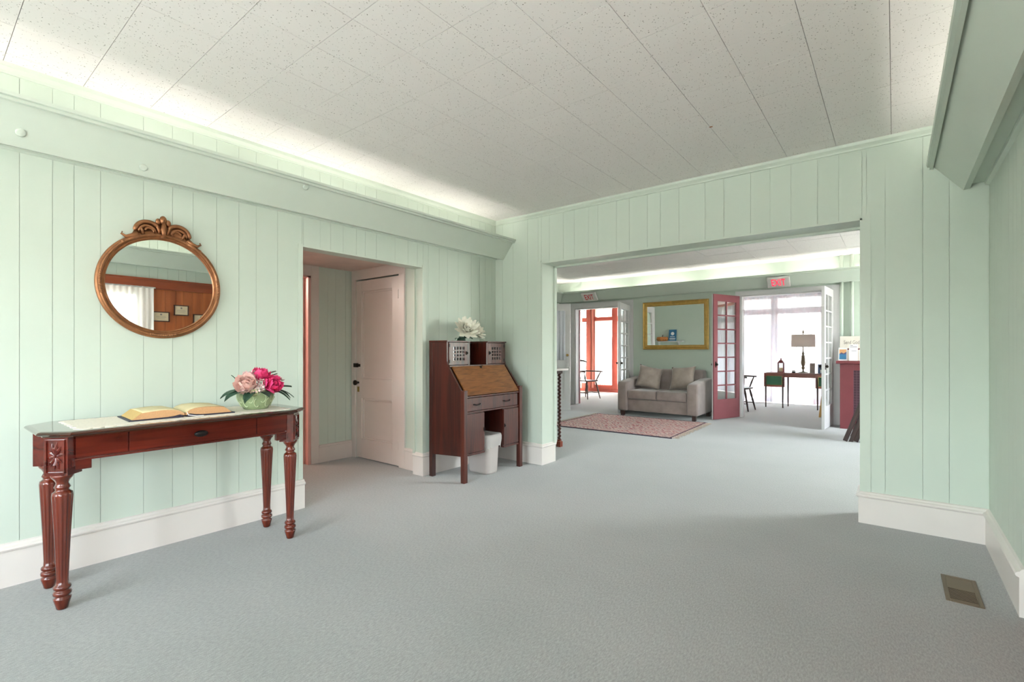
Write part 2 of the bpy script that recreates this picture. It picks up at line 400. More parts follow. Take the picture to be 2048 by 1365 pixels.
# left wall
wl = MB()
wl.box(XL-.125, XL-.008, YR-.1, AY0, 0, ZC+.1); wl.box(XL-.125, XL-.008, AY0, AY1, AZ, ZC+.1); wl.box(XL-.125, XL-.008, AY1, YB2, 0, ZC+.1)
wl = struct(wl.build('wall_left', MINT), 'mint green boarded wall with the round mirror and alcove opening', 'wall')
planks(wl, 'y', XL, 1, breaks(YR, YB), .16, ZC, [(AY0, AY1, -1, AZ)], MINT)
# back wall with the wide opening
wb = MB()
wb.box(FX0-.1, OX0, YB+.008, YB2, 0, FZC+.1); wb.box(OX0, OX1, YB+.008, YB2, OZ, FZC+.1); wb.box(OX1, FX1+.1, YB+.008, YB2, 0, FZC+.1)
wb = struct(wb.build('wall_back', MINT), 'mint green boarded wall around the wide opening', 'wall')
planks(wb, 'x', YB, -1, breaks(XL, XR, -2.349, [.104, .195, .13, .174, .12, .165, .218, .15, .2, .138, .142, .17, .13, .16]), .16, ZC, [(OX0, OX1, -1, OZ)], MINT)
B(OX0-.004, OX0+.012, YB-.004, YB2+.004, .2, OZ).build('jamb_board', MINT2, wb)
B(OX1-.012, OX1+.004, YB-.004, YB2+.004, .2, OZ).build('jamb_board', MINT2, wb)
B(OX0, OX1, YB-.004, YB2+.004, OZ-.012, OZ+.004).build('head_board', MINT2, wb)
B(OX0+.012, OX0+.03, YB2-.03, YB2+.01, .2, OZ-.012).build('stop_bead', MINT2, wb)
B(OX0+.012, OX1, YB2-.03, YB2+.01, OZ-.03, OZ-.012).build('stop_bead', MINT2, wb)
B(OX0-.055, OX0-.004, YB-.006, YB+.002, .215, OZ+.02).build('edge_strip', MINT2, wb)
B(OX1+.004, OX1+.05, YB-.006, YB+.002, .215, OZ+.02).build('edge_strip', MINT2, wb)
# right wall: mint beyond Y=3.08, wood panelling with a window beside the camera, an added one behind it
WY0, WY1, WZ0, WZ1 = .35, 1.88, .98, 1.9
wr = MB()
wr.box(XR+.008, XR+.14, YR-.1, -1.65, 0, ZC+.1); wr.box(XR+.008, XR+.14, -.15, WY0, 0, ZC+.1); wr.box(XR+.008, XR+.14, -1.65, -.15, 0, WZ0); wr.box(XR+.008, XR+.14, -1.65, -.15, WZ1, ZC+.1); wr.box(XR+.008, XR+.14, WY1, YB2, 0, ZC+.1)
wr.box(XR+.008, XR+.14, WY0, WY1, 0, WZ0); wr.box(XR+.008, XR+.14, WY0, WY1, WZ1, ZC+.1)
wr = struct(wr.build('wall_right', MINT), 'right hand wall, mint boards above and wood panelling beside the camera', 'wall')
planks(wr, 'y', XR, -1, breaks(3.08, YB, 3.2), .16, ZC, [], MINT)
planks(wr, 'y', XR, -1, breaks(YR, 3.08, .3), 2.06, ZC, [], MINT)
planks(wr, 'y', XR, -1, breaks(YR, 3.08, .25, [.1, .13, .1, .16, .12, .09]), 0, 2.06, [(WY0, WY1, WZ0, WZ1), (-1.65, -.15, WZ0, WZ1)], PANW)
rail = struct(MB().prism([(XR, 1.945), (XR-.028, 1.945), (XR-.03, 2.05), (XR-.044, 2.05), (XR-.044, 2.075), (XR, 2.075)], 'y', YR, 2.7).build('trim_1', RAILW), 'red brown wooden rail above the panelling', 'trim')
def win_wall(name, label, axis, p0, p1, a, b, zt, holes, m):
    mb = MB(); cuts = [a]
    def bx(u0, u1, z0, z1):
        if axis == 'x': mb.box(u0, u1, p0, p1, z0, z1)
        else: mb.box(p0, p1, u0, u1, z0, z1)
    u = a
    for h in holes:
        bx(u, h[0], 0, zt); bx(h[0], h[1], 0, h[2]); bx(h[0], h[1], h[3], zt); u = h[1]
    bx(u, b, 0, zt)
    return struct(mb.build(name, m), label, 'wall')
def sash(name, label, axis, p0, p1, a, b, z0, z1, n):
    mb = MB()
    def bx(M_, u0, u1, q0, q1, v0, v1):
        if axis == 'x': M_.box(u0, u1, q0, q1, v0, v1)
        else: M_.box(q0, q1, u0, u1, v0, v1)
    st_ = (b-a-.05)/n
    for k in range(n+1): bx(mb, a+k*st_, a+k*st_+.05, p0, p1, z0, z1)
    for z in (z0, (z0+z1)/2-.02, z1-.04): bx(mb, a, b, p0+.003, p1-.003, z, z+.04)
    o = struct(mb.build(name, WHITE), label, 'window'); pm = (p0+p1)/2
    for k in range(n):
        for z, zz in ((z0+.04, (z0+z1)/2-.02), ((z0+z1)/2+.02, z1-.04)):
            g_ = MB(); bx(g_, a+k*st_+.05, a+(k+1)*st_, pm-.002, pm+.002, z, zz); g_.build('pane', GLASS, o)
sash('added_window_side', 'second white window added for daylight in the panelled wall beside the camera', 'y', XR+.03, XR+.08, -1.65, -.15, WZ0, WZ1, 2)  # out of view, added to throw daylight on the left wall
wrr = win_wall('wall_rear', 'mint wall with an added wide window behind the camera', 'x', YR-.12, YR, XL-.2, XR+.2, ZC+.1, [(-3.1, -.2, .8, 2.15)], MINT)
sash('added_window_rear', 'wide white window added for daylight in the wall behind the camera', 'x', YR-.09, YR-.04, -3.1, -.2, .8, 2.15, 3)  # unseen window, added to raise the daylight in the main room
# window in the right wall
w1 = MB(); 
for a in (WY0, (WY0+WY1)/2-.02, WY1-.04): w1.box(XR+.03, XR+.08, a, a+.04, WZ0, WZ1)
for z in (WZ0, (WZ0+WZ1)/2-.02, WZ1-.04): w1.box(XR+.032, XR+.078, WY0, WY1, z, z+.04)
w1 = struct(w1.build('window_1', WHITE), 'white sash window behind the sheer curtain', 'window')
for a in (WY0+.04, (WY0+WY1)/2+.02):
    for z in (WZ0+.04, (WZ0+WZ1)/2+.02):
        B(XR+.053, XR+.057, a, a+.69, z, z+.4).build('pane', GLASS, w1)
# baseboards with moulded cap
BASE = [(0, 0), (.02, 0), (.02, .178), (.03, .183), (.034, .192), (.03, .2), (.018, .206), (.012, .216), (0, .22)]
def baseb(name, label, runs, m=CREAM, prof=BASE):
    """runs: list of (axis, face, dirn, a, b)"""
    mb = MB()
    for ax, f, d, a, b, ma, mb_ in runs:          # ma / mb_: mitre at each end (+1 outside corner, -1 inside corner, 0 square)
        A = []; Bv = []
        for u, v in prof:
            p, q = a-ma*u, b+mb_*u
            A.append(mb.bm.verts.new((f+d*u, p, v) if ax == 'y' else (p, f+d*u, v))); Bv.append(mb.bm.verts.new((f+d*u, q, v) if ax == 'y' else (q, f+d*u, v)))
        mb.bm.faces.new(A[::-1]); mb.bm.faces.new(Bv)
        for i in range(len(prof)): mb.bm.faces.new((A[i], A[(i+1) % len(prof)], Bv[(i+1) % len(prof)], Bv[i]))
    return struct(mb.build(name, m), label, 'baseboard')
baseb('baseboard_left', 'cream baseboard along the left wall under the console table', [('y', XL, 1, YR, AY0+.012, 0, 0)])
baseb('baseboard_alcove_end', 'cream baseboard behind the slant front desk', [('y', XL, 1, AY1, YB, 1, -1), ('x', AY1, -1, XL-.125, XL, 0, 1)])
baseb('baseboard_back_left', 'short cream baseboard between desk corner and wide opening', [('x', YB, -1, XL, OX0, -1, 1), ('y', OX0, 1, YB, YB2, 1, 0)])
baseb('baseboard_back_right', 'cream baseboard on the wall right of the opening', [('x', YB, -1, OX1, XR, 1, -1), ('y', OX1, -1, YB, YB2, 1, 0)])
baseb('baseboard_right', 'cream baseboard beside the floor vent', [('y', XR, -1, 3.12, YB, 0, -1)])
# crown strip below the ceiling
CR = [(0, 0), (.012, 0), (.014, .012), (.03, .03), (.034, .05), (0, .05)]
mb = MB(); mb.prism([(XL+u, ZC-.05+v) for u, v in CR], 'y', YR, YB); mb.prism([(YB-u, ZC-.05+v) for u, v in CR], 'x', XL, XR); mb.prism([(XR-u, ZC-.05+v) for u, v in CR], 'y', YR, YB)
struct(mb.build('trim_2', MINT2), 'thin moulding where mint walls meet the tile ceiling', 'trim')
# light coves
def cove(name, label, axis, wall, d, a, b, dz=0, lip=.275, bot=.118):
    """d = direction away from the wall"""
    P = lambda u, v: (wall+d*u, v+dz)
    mb = MB()
    mb.prism([P(bot, 2.217), P(lip, 2.417), P(lip-.03, 2.417), P(bot-.03, 2.222)], axis, a, b)          # leaning front board
    mb.prism([P(0, 2.25), P(bot+.02, 2.25), P(bot+.01, 2.265), P(0, 2.265)], axis, a, b)               # floor of the cove
    mb.prism([P(0, 2.225), P(.02, 2.232), P(.022, 2.25), P(0, 2.25)], axis, a, b)                      # bead against the wall
    mb.prism([P(lip-.004, 2.398), P(lip+.018, 2.402), P(lip+.022, 2.418), P(lip-.034, 2.424), P(lip-.034, 2.412)], axis, a, b)
    mb.prism([P(lip-.012, 2.382), P(lip+.006, 2.384), P(lip+.004, 2.399), P(lip-.004, 2.4)], axis, a, b)
    return struct(mb.build(name, MINT2), label, 'trim')
cl = cove('trim_3', 'mint leaning cove board hiding lights along the left wall', 'y', XL, 1, YR, YB)
cr = cove('trim_4', 'mint leaning cove board hiding lights along the right wall', 'y', XR, -1, YR, YB)
for y, u in ((.36, .165), (.86, .15), (1.79, .24)):
    k = MB().lathe([(.0, -.004), (.02, -.004), (.02, .004), (.014, .006), (.0, .006)][1:-1], 16).build('screw_plug', MINT2, cl, True)
    zz = 2.217+(u-.118)/(.275-.118)*.2
    k.location = (XL+u+.001, y, zz); k.rotation_euler = (0, math.radians(128), 0)
def tubes(axis, wall, d, spans, dz=0, tm=None, u=.095, label='white fluorescent tube lying in the cove', group='cove light tubes'):
    for a, b in spans:
        mb = MB(); z = 2.292+dz; p = wall+d*u
        q0, q1 = ((p, a, z), (p, b, z)) if axis == 'y' else ((a, p, z), (b, p, z))
        t = thing('fluorescent_light', label, 'light', group=group)
        mb.tube([q0, q1], .013, 8); mb.build('tube', tm or TUBEM, t, True)
        s = MB()
        if axis == 'y': s.box(p-.03, p+.03, a-.03, b+.03, 2.265+dz, 2.276+dz); s.box(p-.012, p+.012, a-.03, a, 2.276+dz, 2.31+dz); s.box(p-.012, p+.012, b, b+.03, 2.276+dz, 2.31+dz)
        else: s.box(a-.03, b+.03, p-.03, p+.03, 2.265+dz, 2.276+dz); s.box(a-.03, a, p-.012, p+.012, 2.276+dz, 2.31+dz); s.box(b, b+.03, p-.012, p+.012, 2.276+dz, 2.31+dz)
        s.build('batten', METALW, t)
SP = [(-2.1, -.95), (-.78, .37), (.55, 1.35), (1.5, 2.65), (2.82, 3.97)]
tubes('y', XL, 1, SP, label='fluorescent tube lying in the left wall cove', group='left cove tubes')
tubes('y', XR, -1, SP, label='fluorescent tube lying in the right wall cove', group='right cove tubes')

# alcove behind the left wall
wa = MB()
wa.box(AX-.12, AX-.008, 2.668, AYD+.12, 0, AZC+.15); wa.box(AX-.12, AX-.008, 1.2, 1.86, 0, AZC+.15); wa.box(AX-.12, AX-.008, 1.86, 2.668, 1.99, AZC+.15)
wa = struct(wa.build('wall_alcove', MINT), 'mint boarded end wall of the alcove beside the pink doorway', 'wall')
planks(wa, 'y', AX, 1, breaks(2.70, AYD, 2.76, [.11, .09, .125]), .15, AZC, [], MINT)
wd = MB()
wd.box(AX-.12, -4.745, AYD, AYD+.12, 0, AZC+.15); wd.box(-3.99, XL-.125, AYD, AYD+.12, 0, AZC+.15); wd.box(-4.745, -3.99, AYD, AYD+.12, 1.995, AZC+.15)
wd.box(-5.0, -3.67, AYD+.3, AYD+.4, 0, AZC+.15); wd.box(-5.0, -4.9, AYD+.12, AYD+.3, 0, AZC+.15); wd.box(-3.77, -3.67, AYD+.12, AYD+.3, 0, AZC+.15)
wd = struct(wd.build('wall_alcove_door', MINT), 'alcove wall holding the two panel door', 'wall')
struct(B(AX-.12, XL-.12, 1.1, 1.2, 0, AZC+.15).build('wall_alcove_near', MINT), 'near end wall of the alcove', 'wall')
struct(B(-6.7, XL-.12, 1.1, AYD+.45, AZC, AZC+.12).build('ceiling_alcove', mat('alcove_ceiling', (226, 206, 196), .9)), 'low pinkish ceiling over the alcove', 'ceiling')
mb = MB(); mb.box(-6.7, -6.6, 1.1, AYD+.45, 0, AZC); mb.box(-6.7, AX-.12, AYD, AYD+.12, 0, AZC); mb.box(-6.7, AX-.12, 1.1, 1.2, 0, AZC)
struct(mb.build('wall_pink_room', PINKW), 'pink walls of the small room beyond the alcove', 'wall')
baseb('baseboard_alcove', 'pinkish white baseboard at the end of the alcove', [('y', AX, 1, 2.758, AYD, 0, 0)], PINKD, [(0, 0), (.016, 0), (.016, .165), (.022, .17), (.02, .185), (0, .19)])
baseb('baseboard_alcove_side', 'narrow baseboard right of the two panel door', [('x', AYD, -1, -3.895, XL-.125, 0, 0)], PINKD, [(0, 0), (.014, 0), (.014, .185), (.02, .19), (.018, .21), (0, .215)])
# door 1 (two panel) with casing
d1 = struct(B(-4.742, -3.993, AYD+.02, AYD+.035, .012, 1.976).build('door_1', PINKD), 'pinkish white two panel wooden door in the alcove', 'door')
Z = [.012, .225, .675, .89, 1.857, 1.976]
for a, b in ((-4.742, -4.645), (-4.106, -3.993)): B(a, b, AYD-.004, AYD+.02, Z[0], Z[5]).build('stile', PINKD, d1, bevel=.003)
for a, b in ((Z[0], Z[1]), (Z[2], Z[3]), (Z[4], Z[5])): B(-4.645, -4.106, AYD-.004, AYD+.02, a, b).build('rail', PINKD, d1, bevel=.003)
for a, b in ((Z[1], Z[2]), (Z[3], Z[4])):
    mb = MB(); x0, x1 = -4.645, -4.106
    for q in ((x0, x0+.02, a, b), (x1-.02, x1, a, b), (x0+.02, x1-.02, a, a+.02), (x0+.02, x1-.02, b-.02, b)): mb.box(q[0], q[1], AYD+.01, AYD+.02, q[2], q[3])
    mb.build('panel_moulding', PINKD, d1, bevel=.003)
k = MB().lathe([(.012, 0), (.012, .02), (.024, .03), (.03, .045), (.026, .058), (.008, .063)], 16).build('door_knob', BRONZE, d1, True); k.location = (-4.70, AYD-.004, .845); k.rotation_euler = (PI/2, 0, 0)
B(-4.72, -4.685, AYD-.009, AYD-.004, .74, .8).build('keyhole_plate', BRASS, d1, bevel=.002)
k = MB().box(-4.765, -4.70, AYD-.03, AYD-.004, 1.015, 1.06).box(-4.70, -4.665, AYD-.02, AYD-.004, 1.022, 1.053).build('rim_lock', BRONZE, d1, bevel=.003)
for z in (.18, 1.74):
    mb = MB(); mb.tube([(-3.99, AYD-.012, z), (-3.99, AYD-.012, z+.09)], .008, 8); mb.box(-4.01, -3.97, AYD-.008, AYD-.003, z, z+.09); mb.build('hinge', PINKD, d1)
mb = MB()
for q in ((-4.822, -4.75, 0, 1.99), (-3.985, -3.895, 0, 1.99), (-4.822, -3.895, 1.99, AZC)): mb.box(q[0], q[1], AYD-.016, AYD+.004, q[2], q[3])
struct(mb.build('trim_5', PINKD, bevel=.003), 'pinkish white casing around the two panel door', 'trim')
# pink doorway on the alcove end wall
mb = MB()
mb.box(AX-.004, AX+.016, 2.668, 2.758, 0, AZC); mb.box(AX-.004, AX+.016, 1.2, 1.86, 0, AZC); mb.box(AX-.004, AX+.016, 1.86, 2.668, 1.99, AZC)
struct(mb.build('trim_6', PINKD, bevel=.003), 'pinkish white casing of the doorway at the end of the alcove', 'trim')
mb = MB(); mb.box(AX-.125, AX+.008, 2.640, 2.668, 0, 1.99); mb.box(AX-.08, AX-.065, 2.618, 2.640, 0, 1.97); mb.box(AX-.125, AX+.008, 1.86, 2.668, 1.97, 1.992); mb.box(AX-.125, AX+.008, 1.86, 1.885, 0, 1.99)
struct(mb.build('trim_7', PINKW), 'pink painted door jamb at the end of the alcove', 'trim')
d2 = struct(B(AX-.62, AX-.12, 2.60, 2.638, .01, 1.96).build('door_2', REDP), 'red brown door standing open in the pink doorway', 'door')
k = MB().ball((AX-.19, 2.575, .93), .028).build('door_knob', BRASS, d2, True)
for z in (.3, 1.1, 1.7): B(AX-.122, AX-.116, 2.602, 2.636, z, z+.09).build('hinge', BRONZE, d2)
lp = bpy.data.lights.new('pink_room_lamp', 'POINT'); lp.energy = 34; lp.color = (1, .86, .78); lp.shadow_soft_size = .12
pl = thing('ceiling_lamp', 'small globe lamp on the ceiling of the pink room', 'lamp', (-5.6, 2.1, AZC))
MB().lathe([(.08, -.03), (.085, 0)], 20).build('canopy', METALW, pl, True)
MB().ball((0, 0, -.1), .085).build('globe', glass('lamp_globe', .05, (1, .92, .86, 1)), pl, True)
lo = bpy.data.objects.new('bulb', lp); COL.objects.link(lo); lo.parent = pl; lo.location = (0, 0, -.1)

# corner board at the far jamb of the alcove opening and casing lip
mb = MB()
mb.box(XL-.125, XL+.004, AY1-.006, AY1+.004, .2, AZ); mb.box(XL-.125, XL+.004, AY0-.004, AY0+.006, .0, AZ); mb.box(XL-.125, XL+.004, AY0, AY1, AZ-.008, AZ+.004)
mb.box(XL-.002, XL+.006, AY0-.03, AY0+.004, .22, AZ+.012); mb.box(XL-.01, XL+.008, AY1-.012, AY1+.03, .215, AZ+.012)
mb.box(XL-.13, XL-.1, AY1-.02, AY1, .2, AZ-.008)
struct(mb.build('trim_8', MINT2), 'thin mint edging around the alcove opening', 'trim')

# ------------------------------------------------------------------ far room shell
cf = struct(B(FX0-.1, FX1+.1, YB2, YF+.12, FZC+.012, FZC+.15).build('ceiling_far', TGAP), 'white tile ceiling of the sitting room beyond the opening', 'ceiling')
tile2 = None; FW, FH = .61, .305
for i in range(14):
    for j in range(17):
        x0 = FX0+i*FW; y0 = YB2+j*FH; x1 = min(x0+FW, FX1); yy = min(y0+FH, YF)
        if x1-x0 < .05 or yy-y0 < .03: continue
        if x1-x0 > FW-.01 and yy-y0 > FH-.01 and tile2: o = tile2.copy(); COL.objects.link(o)
        else:
            o = B(.002, x1-x0-.002, .002, yy-y0-.002, 0, .0118).build('ceiling_tile', TILE, cf)
            if x1-x0 > FW-.01 and yy-y0 > FH-.01: tile2 = o
        o.location = (x0, y0, FZC+random.Random(i*31+j).uniform(0, .003))
wf = MB()
xs = [FX0-1.7, D1[0], D1[1], D2[0], D2[1], SX1+.1]
for a, b, h in ((xs[0], xs[1], 0), (xs[1], xs[2], D1[2]), (xs[2], xs[3], 0), (xs[3], xs[4], D2[2]), (xs[4], xs[5], 0)): wf.box(a, b, YF, YF+.12, h, FZC+.1)
wf = struct(wf.build('wall_far', MINT), 'mint wall behind the sofa with two doorways to the sunroom', 'wall')
wfl = MB(); wfl.box(FX0-.1, FX0, YB2, YF, 0, FZC+.1)
struct(wfl.build('wall_far_left', MINT), 'left wall of the sitting room', 'wall')
win_wall('wall_far_right', 'right wall of the sitting room with an added row of windows', 'y', FX1, FX1+.1, YB2, YF, FZC+.1, [(6.3, 9.0, .6, 2.35)], MINT)
sash('added_window_far', 'row of white windows added for daylight in the right wall of the sitting room', 'y', FX1+.02, FX1+.07, 6.3, 9.0, .6, 2.35, 3)  # unseen windows, added to brighten the sitting room and its floor
c2 = cove('trim_9', 'mint cove board above the sofa wall', 'x', YF, -1, FX0, FX1, .075, .3, .12)
c3 = cove('trim_10', 'mint cove board on the left wall of the sitting room', 'y', FX0, 1, YB2, YF, .075, .3, .12)
tubes('x', YF, -1, [(-5.6, -4.45), (-4.2, -3.05), (-2.8, -1.65), (-1.4, -.25), (0, 1.15)], .075, TUBEF, label='fluorescent tube in the cove above the sofa wall', group='sofa wall cove tubes')
tubes('y', FX0, 1, [(5.2, 6.35), (6.6, 7.75), (8.0, 9.1)], .075, TUBEF, label='fluorescent tube in the cove of the sitting room side wall', group='side wall cove tubes')
baseb('baseboard_far', 'pale baseboard along the sofa wall', [('x', YF, -1, D1[1]+.14, D2[0]-.1, 0, 0), ('x', YF, -1, D2[1]+.12, FX1, 0, 0)], CREAM)
def casing(name, label, D, w0, w1, top):
    mb = MB(); a, b, h = D
    mb.box(a-w0, a, YF-.022, YF, 0, h+top); mb.box(b, b+w1, YF-.022, YF, 0, h+top); mb.box(a, b, YF-.022, YF, h, h+top)
    mb.box(a, a+.02, YF, YF+.14, 0, h); mb.box(b-.02, b, YF, YF+.14, 0, h); mb.box(a, b, YF, YF+.14, h-.02, h)
    return struct(mb.build(name, WHITE, bevel=.003), label, 'trim')
casing('trim_11', 'white casing of the doorway beside the sofa', D1, .2, .15, .12)
casing('trim_12', 'white casing of the curtained double doorway', D2, .09, .12, .08)
mb = MB(); mb.box(D1[0]-.03, D1[0]+.03, YF+.14, YF+.19, 0, D1[2]); struct(mb.build('trim_13', MAUVE), 'mauve door stop at the doorway beside the sofa', 'trim')
mb = MB(); mb.box(D2[0]-.03, D2[0]+.015, YF+.14, YF+.18, 0, D2[2]); struct(mb.build('trim_14', MAROON), 'dark red edge of the curtained doorway', 'trim')

# ------------------------------------------------------------------ sunroom
struct(B(SX0-.1, SX1+.1, YF+.12, YS+.15, SZC, SZC+.12).build('ceiling_sunroom', WHITE), 'plain white sunroom ceiling', 'ceiling')
struct(B(SX0-.1, SX0, YF+.1, YS+.1, 0, SZC).build('wall_sunroom_left', mat('sunroom_blush', (236, 208, 196), .5)), 'blush end wall of the sunroom', 'wall')
struct(B(SX1, SX1+.1, YF+.1, YS+.1, 0, SZC).build('wall_sunroom_right', REDP), 'red brown end wall of the sunroom', 'wall')
ws = MB()
posts = [(-7.22, -7.06), (-6.97, -6.9), (-6.38, -6.2), (-5.28, -5.14), (-4.28, -4.14), (-3.28, -3.14), (-2.28, -2.14), (-1.28, -1.14), (-.28, -.14), (.72, .86), (1.72, 1.86), (2.72, 2.86), (SX1-.1, SX1)]
ws.box(SX0, SX1, YS-.02, YS+.1, 2.44, SZC+.02); ws.box(SX0, SX1, YS-.02, YS+.1, 0, .10)
ws = struct(ws.build('wall_sunroom_front', REDP), 'red brown sill and head of the sunroom glazing', 'wall')
for n_, (a, b) in enumerate(posts):
    B(a, b, YS-.03, YS+.08, .10, 2.44).build('post', REDP, ws, bevel=.006)
bays = [(SX0, -7.22), (-7.06, -6.97)] + [(posts[i][1], posts[i+1][0]) for i in range(1, len(posts)-1)]
for n_, (a, b) in enumerate(bays):
    if b-a < .12:
        B(a, b, YS, YS+.03, .1, 2.44).build('filler_board', mat('salmon_board', (222, 150, 136), .4), ws); continue
    B(a, b, YS-.01, YS+.06, 2.06, 2.19).build('transom_bar', REDP, ws, bevel=.004)
    B(a, b, YS-.01, YS+.06, .10, .24 if b < -5 else .16).build('bottom_rail', REDP, ws, bevel=.004)
    B(a, b, YS+.022, YS+.027, .16, 2.06).build('pane', GLASS, ws)
    B(a, b, YS+.022, YS+.027, 2.19, 2.44).build('pane', GLASS, ws)
pr = struct(MB().prism([(YS+.1, 2.64), (YS+.95, 2.5), (YS+.95, 2.56), (YS+.1, 2.72)], 'x', -9, 4).build('added_awning', WHITE), 'white awning added to shade the top of the sunroom curtains', 'awning')  # unseen awning, added so the upper curtains get less sun and sky

def curtain(name, label, group, axis, pos, a, b, z0, z1, amp, wl, m, seed=1, parent=None, taper=0, rod=None):
    r = random.Random(seed); n = int((b-a)/wl*8)
    ph = [r.uniform(0, 6.28) for _ in range(4)]
    def off(u, v):
        s = a+(b-a)*u
        return amp*(math.sin(2*PI*s/wl+ph[0]+.9*math.sin(s*5+ph[1])) + .5*math.sin(2*PI*s/(wl*2.3)+ph[2]))*(.45+.55*min(1, (1-v)*2.5))
    def f(u, v):
        s = a+(b-a)*(.5+(u-.5)*(1-taper*(1-v))); z = z0+(z1-z0)*v
        if v == 0: z += .006*math.sin(u*60)
        return (s, pos+off(u, v), z) if axis == 'x' else (pos+off(u, v), s, z)
    t = thing(name, label, 'curtain', group=group)
    o = MB().grid(f, max(n, 12), 8).build('cloth', m, t, True, nrm=False)
    if rod:
        e0, e1, rz_, rr_, ball = rod; mb = MB(); q = (lambda s: (s, pos, rz_)) if axis == 'x' else (lambda s: (pos, s, rz_))
        mb.tube([q(e0), q(e1)], rr_, 8)
        if ball: mb.ball(q(e1), rr_*2.2)
        mb.build('rod', METALW, t, True)
    return t
curtain('sheer_curtain', 'long white sheer curtain hanging behind the lamp table', None, 'x', YS-.22, -4.05, 3.4, .012, 2.5, .034, .11, SHEER, 3, rod=(-4.1, 3.45, 2.505, .012, 0))

curtain('sheer_curtain', 'white sheer curtain added against the sun beside the red framed pane', None, 'x', YS-.22, -6.1, -4.15, .012, 2.5, .02, .095, SHEER, 4, rod=(-6.15, -4.12, 2.505, .012, 0))  # added to keep direct sun from flooding in through the bare bays
curtain('lace_curtain', 'gathered white lace panel on the tall sunroom door pane', None, 'x', YS-.035, -6.92, -6.36, .2, 2.08, .006, .05, SHEERW, 5)
curtain('lace_curtain', 'short white lace panel on the transom pane', None, 'x', YS-.035, -6.92, -6.36, 2.2, 2.45, .006, .05, SHEERW, 6)
curtain('drape', 'blush white drape in the corner of the sunroom beside the chair', None, 'x', YS-.25, -7.58, -7.22, .1, 2.36, .022, .085, DRAPE, 7, taper=.12, rod=(SX0, -7.15, 2.385, .014, 1))

# window curtain on the right wall (seen in the round mirror)
curtain('window_curtain', 'ruffled white sheer curtain on the window opposite the round mirror', None, 'y', XR-.045, .22, 2.0, .93, 1.965, .012, .06, SHEERW, 9, rod=(.2, 2.02, 1.955, .008, 0))

def cert(y0, y1, z0, z1, label):
    t = thing('framed_certificate', label, 'certificate', (XR, (y0+y1)/2, z0)); w = (y1-y0)/2; h = z1-z0
    mb = MB()
    for q in ((-w, -w+.012, 0, h), (w-.012, w, 0, h), (-w, w, 0, .012), (-w, w, h-.012, h)): mb.box(-.022, -.001, q[0], q[1], q[2], q[3])
    mb.build('frame', DARKW, t)
    c = B(-.012, -.002, -w+.01, w-.01, .01, h-.01).build('paper', CERT, t)
    mb = MB().ball((-.0125, 0, h*.72), .012, (.1, 1, 1))
    mb.box(-.0128, -.012, -w*.55, w*.55, h*.52, h*.54); mb.box(-.0128, -.012, -w*.6, w*.6, h*.42, h*.44); mb.box(-.0128, -.012, -w*.45, w*.45, h*.3, h*.32)
    mb.build('printed_lines', INK, t)
cert(2.0, 2.185, 1.525, 1.655, 'framed certificate half beside the ruffled curtain on wood panelling')
cert(2.235, 2.405, 1.615, 1.755, 'framed certificate hung highest on the wood panelling')
cert(2.46, 2.65, 1.51, 1.645, 'framed certificate lowest and furthest from the ruffled curtain')

# ================================================================== furniture, main room
class Fl:
    def __init__(s, n, z0, z1, d): s.n, s.z0, s.z1, s.d = n, z0, z1, d
    def __call__(s, z): return s.d*max(0, min(1, (z-s.z0)/.02, (s.z1-z)/.02))
# ---- console table
ct = thing('console_table', 'long mahogany console table with fluted legs and single drawer', 'table', (-3.195, 1.0, 0))
HX, HY, HZ = .275, .63, .815
def octo(hx, hy, c): return [(-hx, -hy+c), (-hx+c, -hy), (hx-c, -hy), (hx, -hy+c), (hx, hy-c), (hx-c, hy), (-hx+c, hy), (-hx, hy-c)]
mb = MB()
prof = [(-.03, .802), (-.022, .804), (-.022, .809), (-.008, .812), (0, .818), (0, .822), (-.006, .828), (-.014, .8305), (-.018, .8315)]
rings = []
for off, z in prof: rings.append([mb.bm.verts.new((x, y, z)) for x, y in octo(HX+off, HY+off, .1+off*.4)])
for A, Bv in zip(rings, rings[1:]):
    for i in range(8): mb.bm.faces.new((A[i], A[(i+1) % 8], Bv[(i+1) % 8], Bv[i]))
mb.bm.faces.new(rings[0][::-1]); mb.bm.faces.new(rings[-1])
mb.build('table_top', MAHTOP, ct)
AXH, AYH = .185, .545
ap = B(AXH-.02, AXH, -AYH+.03, AYH-.03, .69, .803).build('front_apron', MAHOG, ct)
B(-AXH, -AXH+.02, -AYH+.03, AYH-.03, .69, .803).build('back_apron', MAHOG, ct)
for sg in (-1, 1): MB().box(-AXH+.03, AXH-.03, min(sg*(AYH+.005), sg*(AYH-.02)), max(sg*(AYH+.005), sg*(AYH-.02)), .69, .803).build('side_apron', MAHTOP, ct)
mb = MB(); mb.box(AXH-.004, AXH+.008, -AYH+.04, AYH-.04, .682, .692); mb.build('apron_bead', MAHOG, ct, bevel=.003)
dr = B(AXH, AXH+.012, -.297, .315, .698, .799).build('drawer', MAHOG, ct, bevel=.002)
for a, b in ((-AYH+.045, -.302), (.32, AYH-.045)): B(AXH, AXH+.012, a, b, .698, .799).build('front_panel', MAHOG, ct, bevel=.002)
k = MB().lathe([(.006, 0), (.006, .012), (.016, .018), (.02, .026), (.012, .032)], 14, sx=1, sy=1.0); k = k.build('drawer_knob', BLACKM, dr, True); k.location = (AXH+.012, .01, .748); k.rotation_euler = (0, PI/2, 0); k.scale = (.9, 1.7, 1.3)
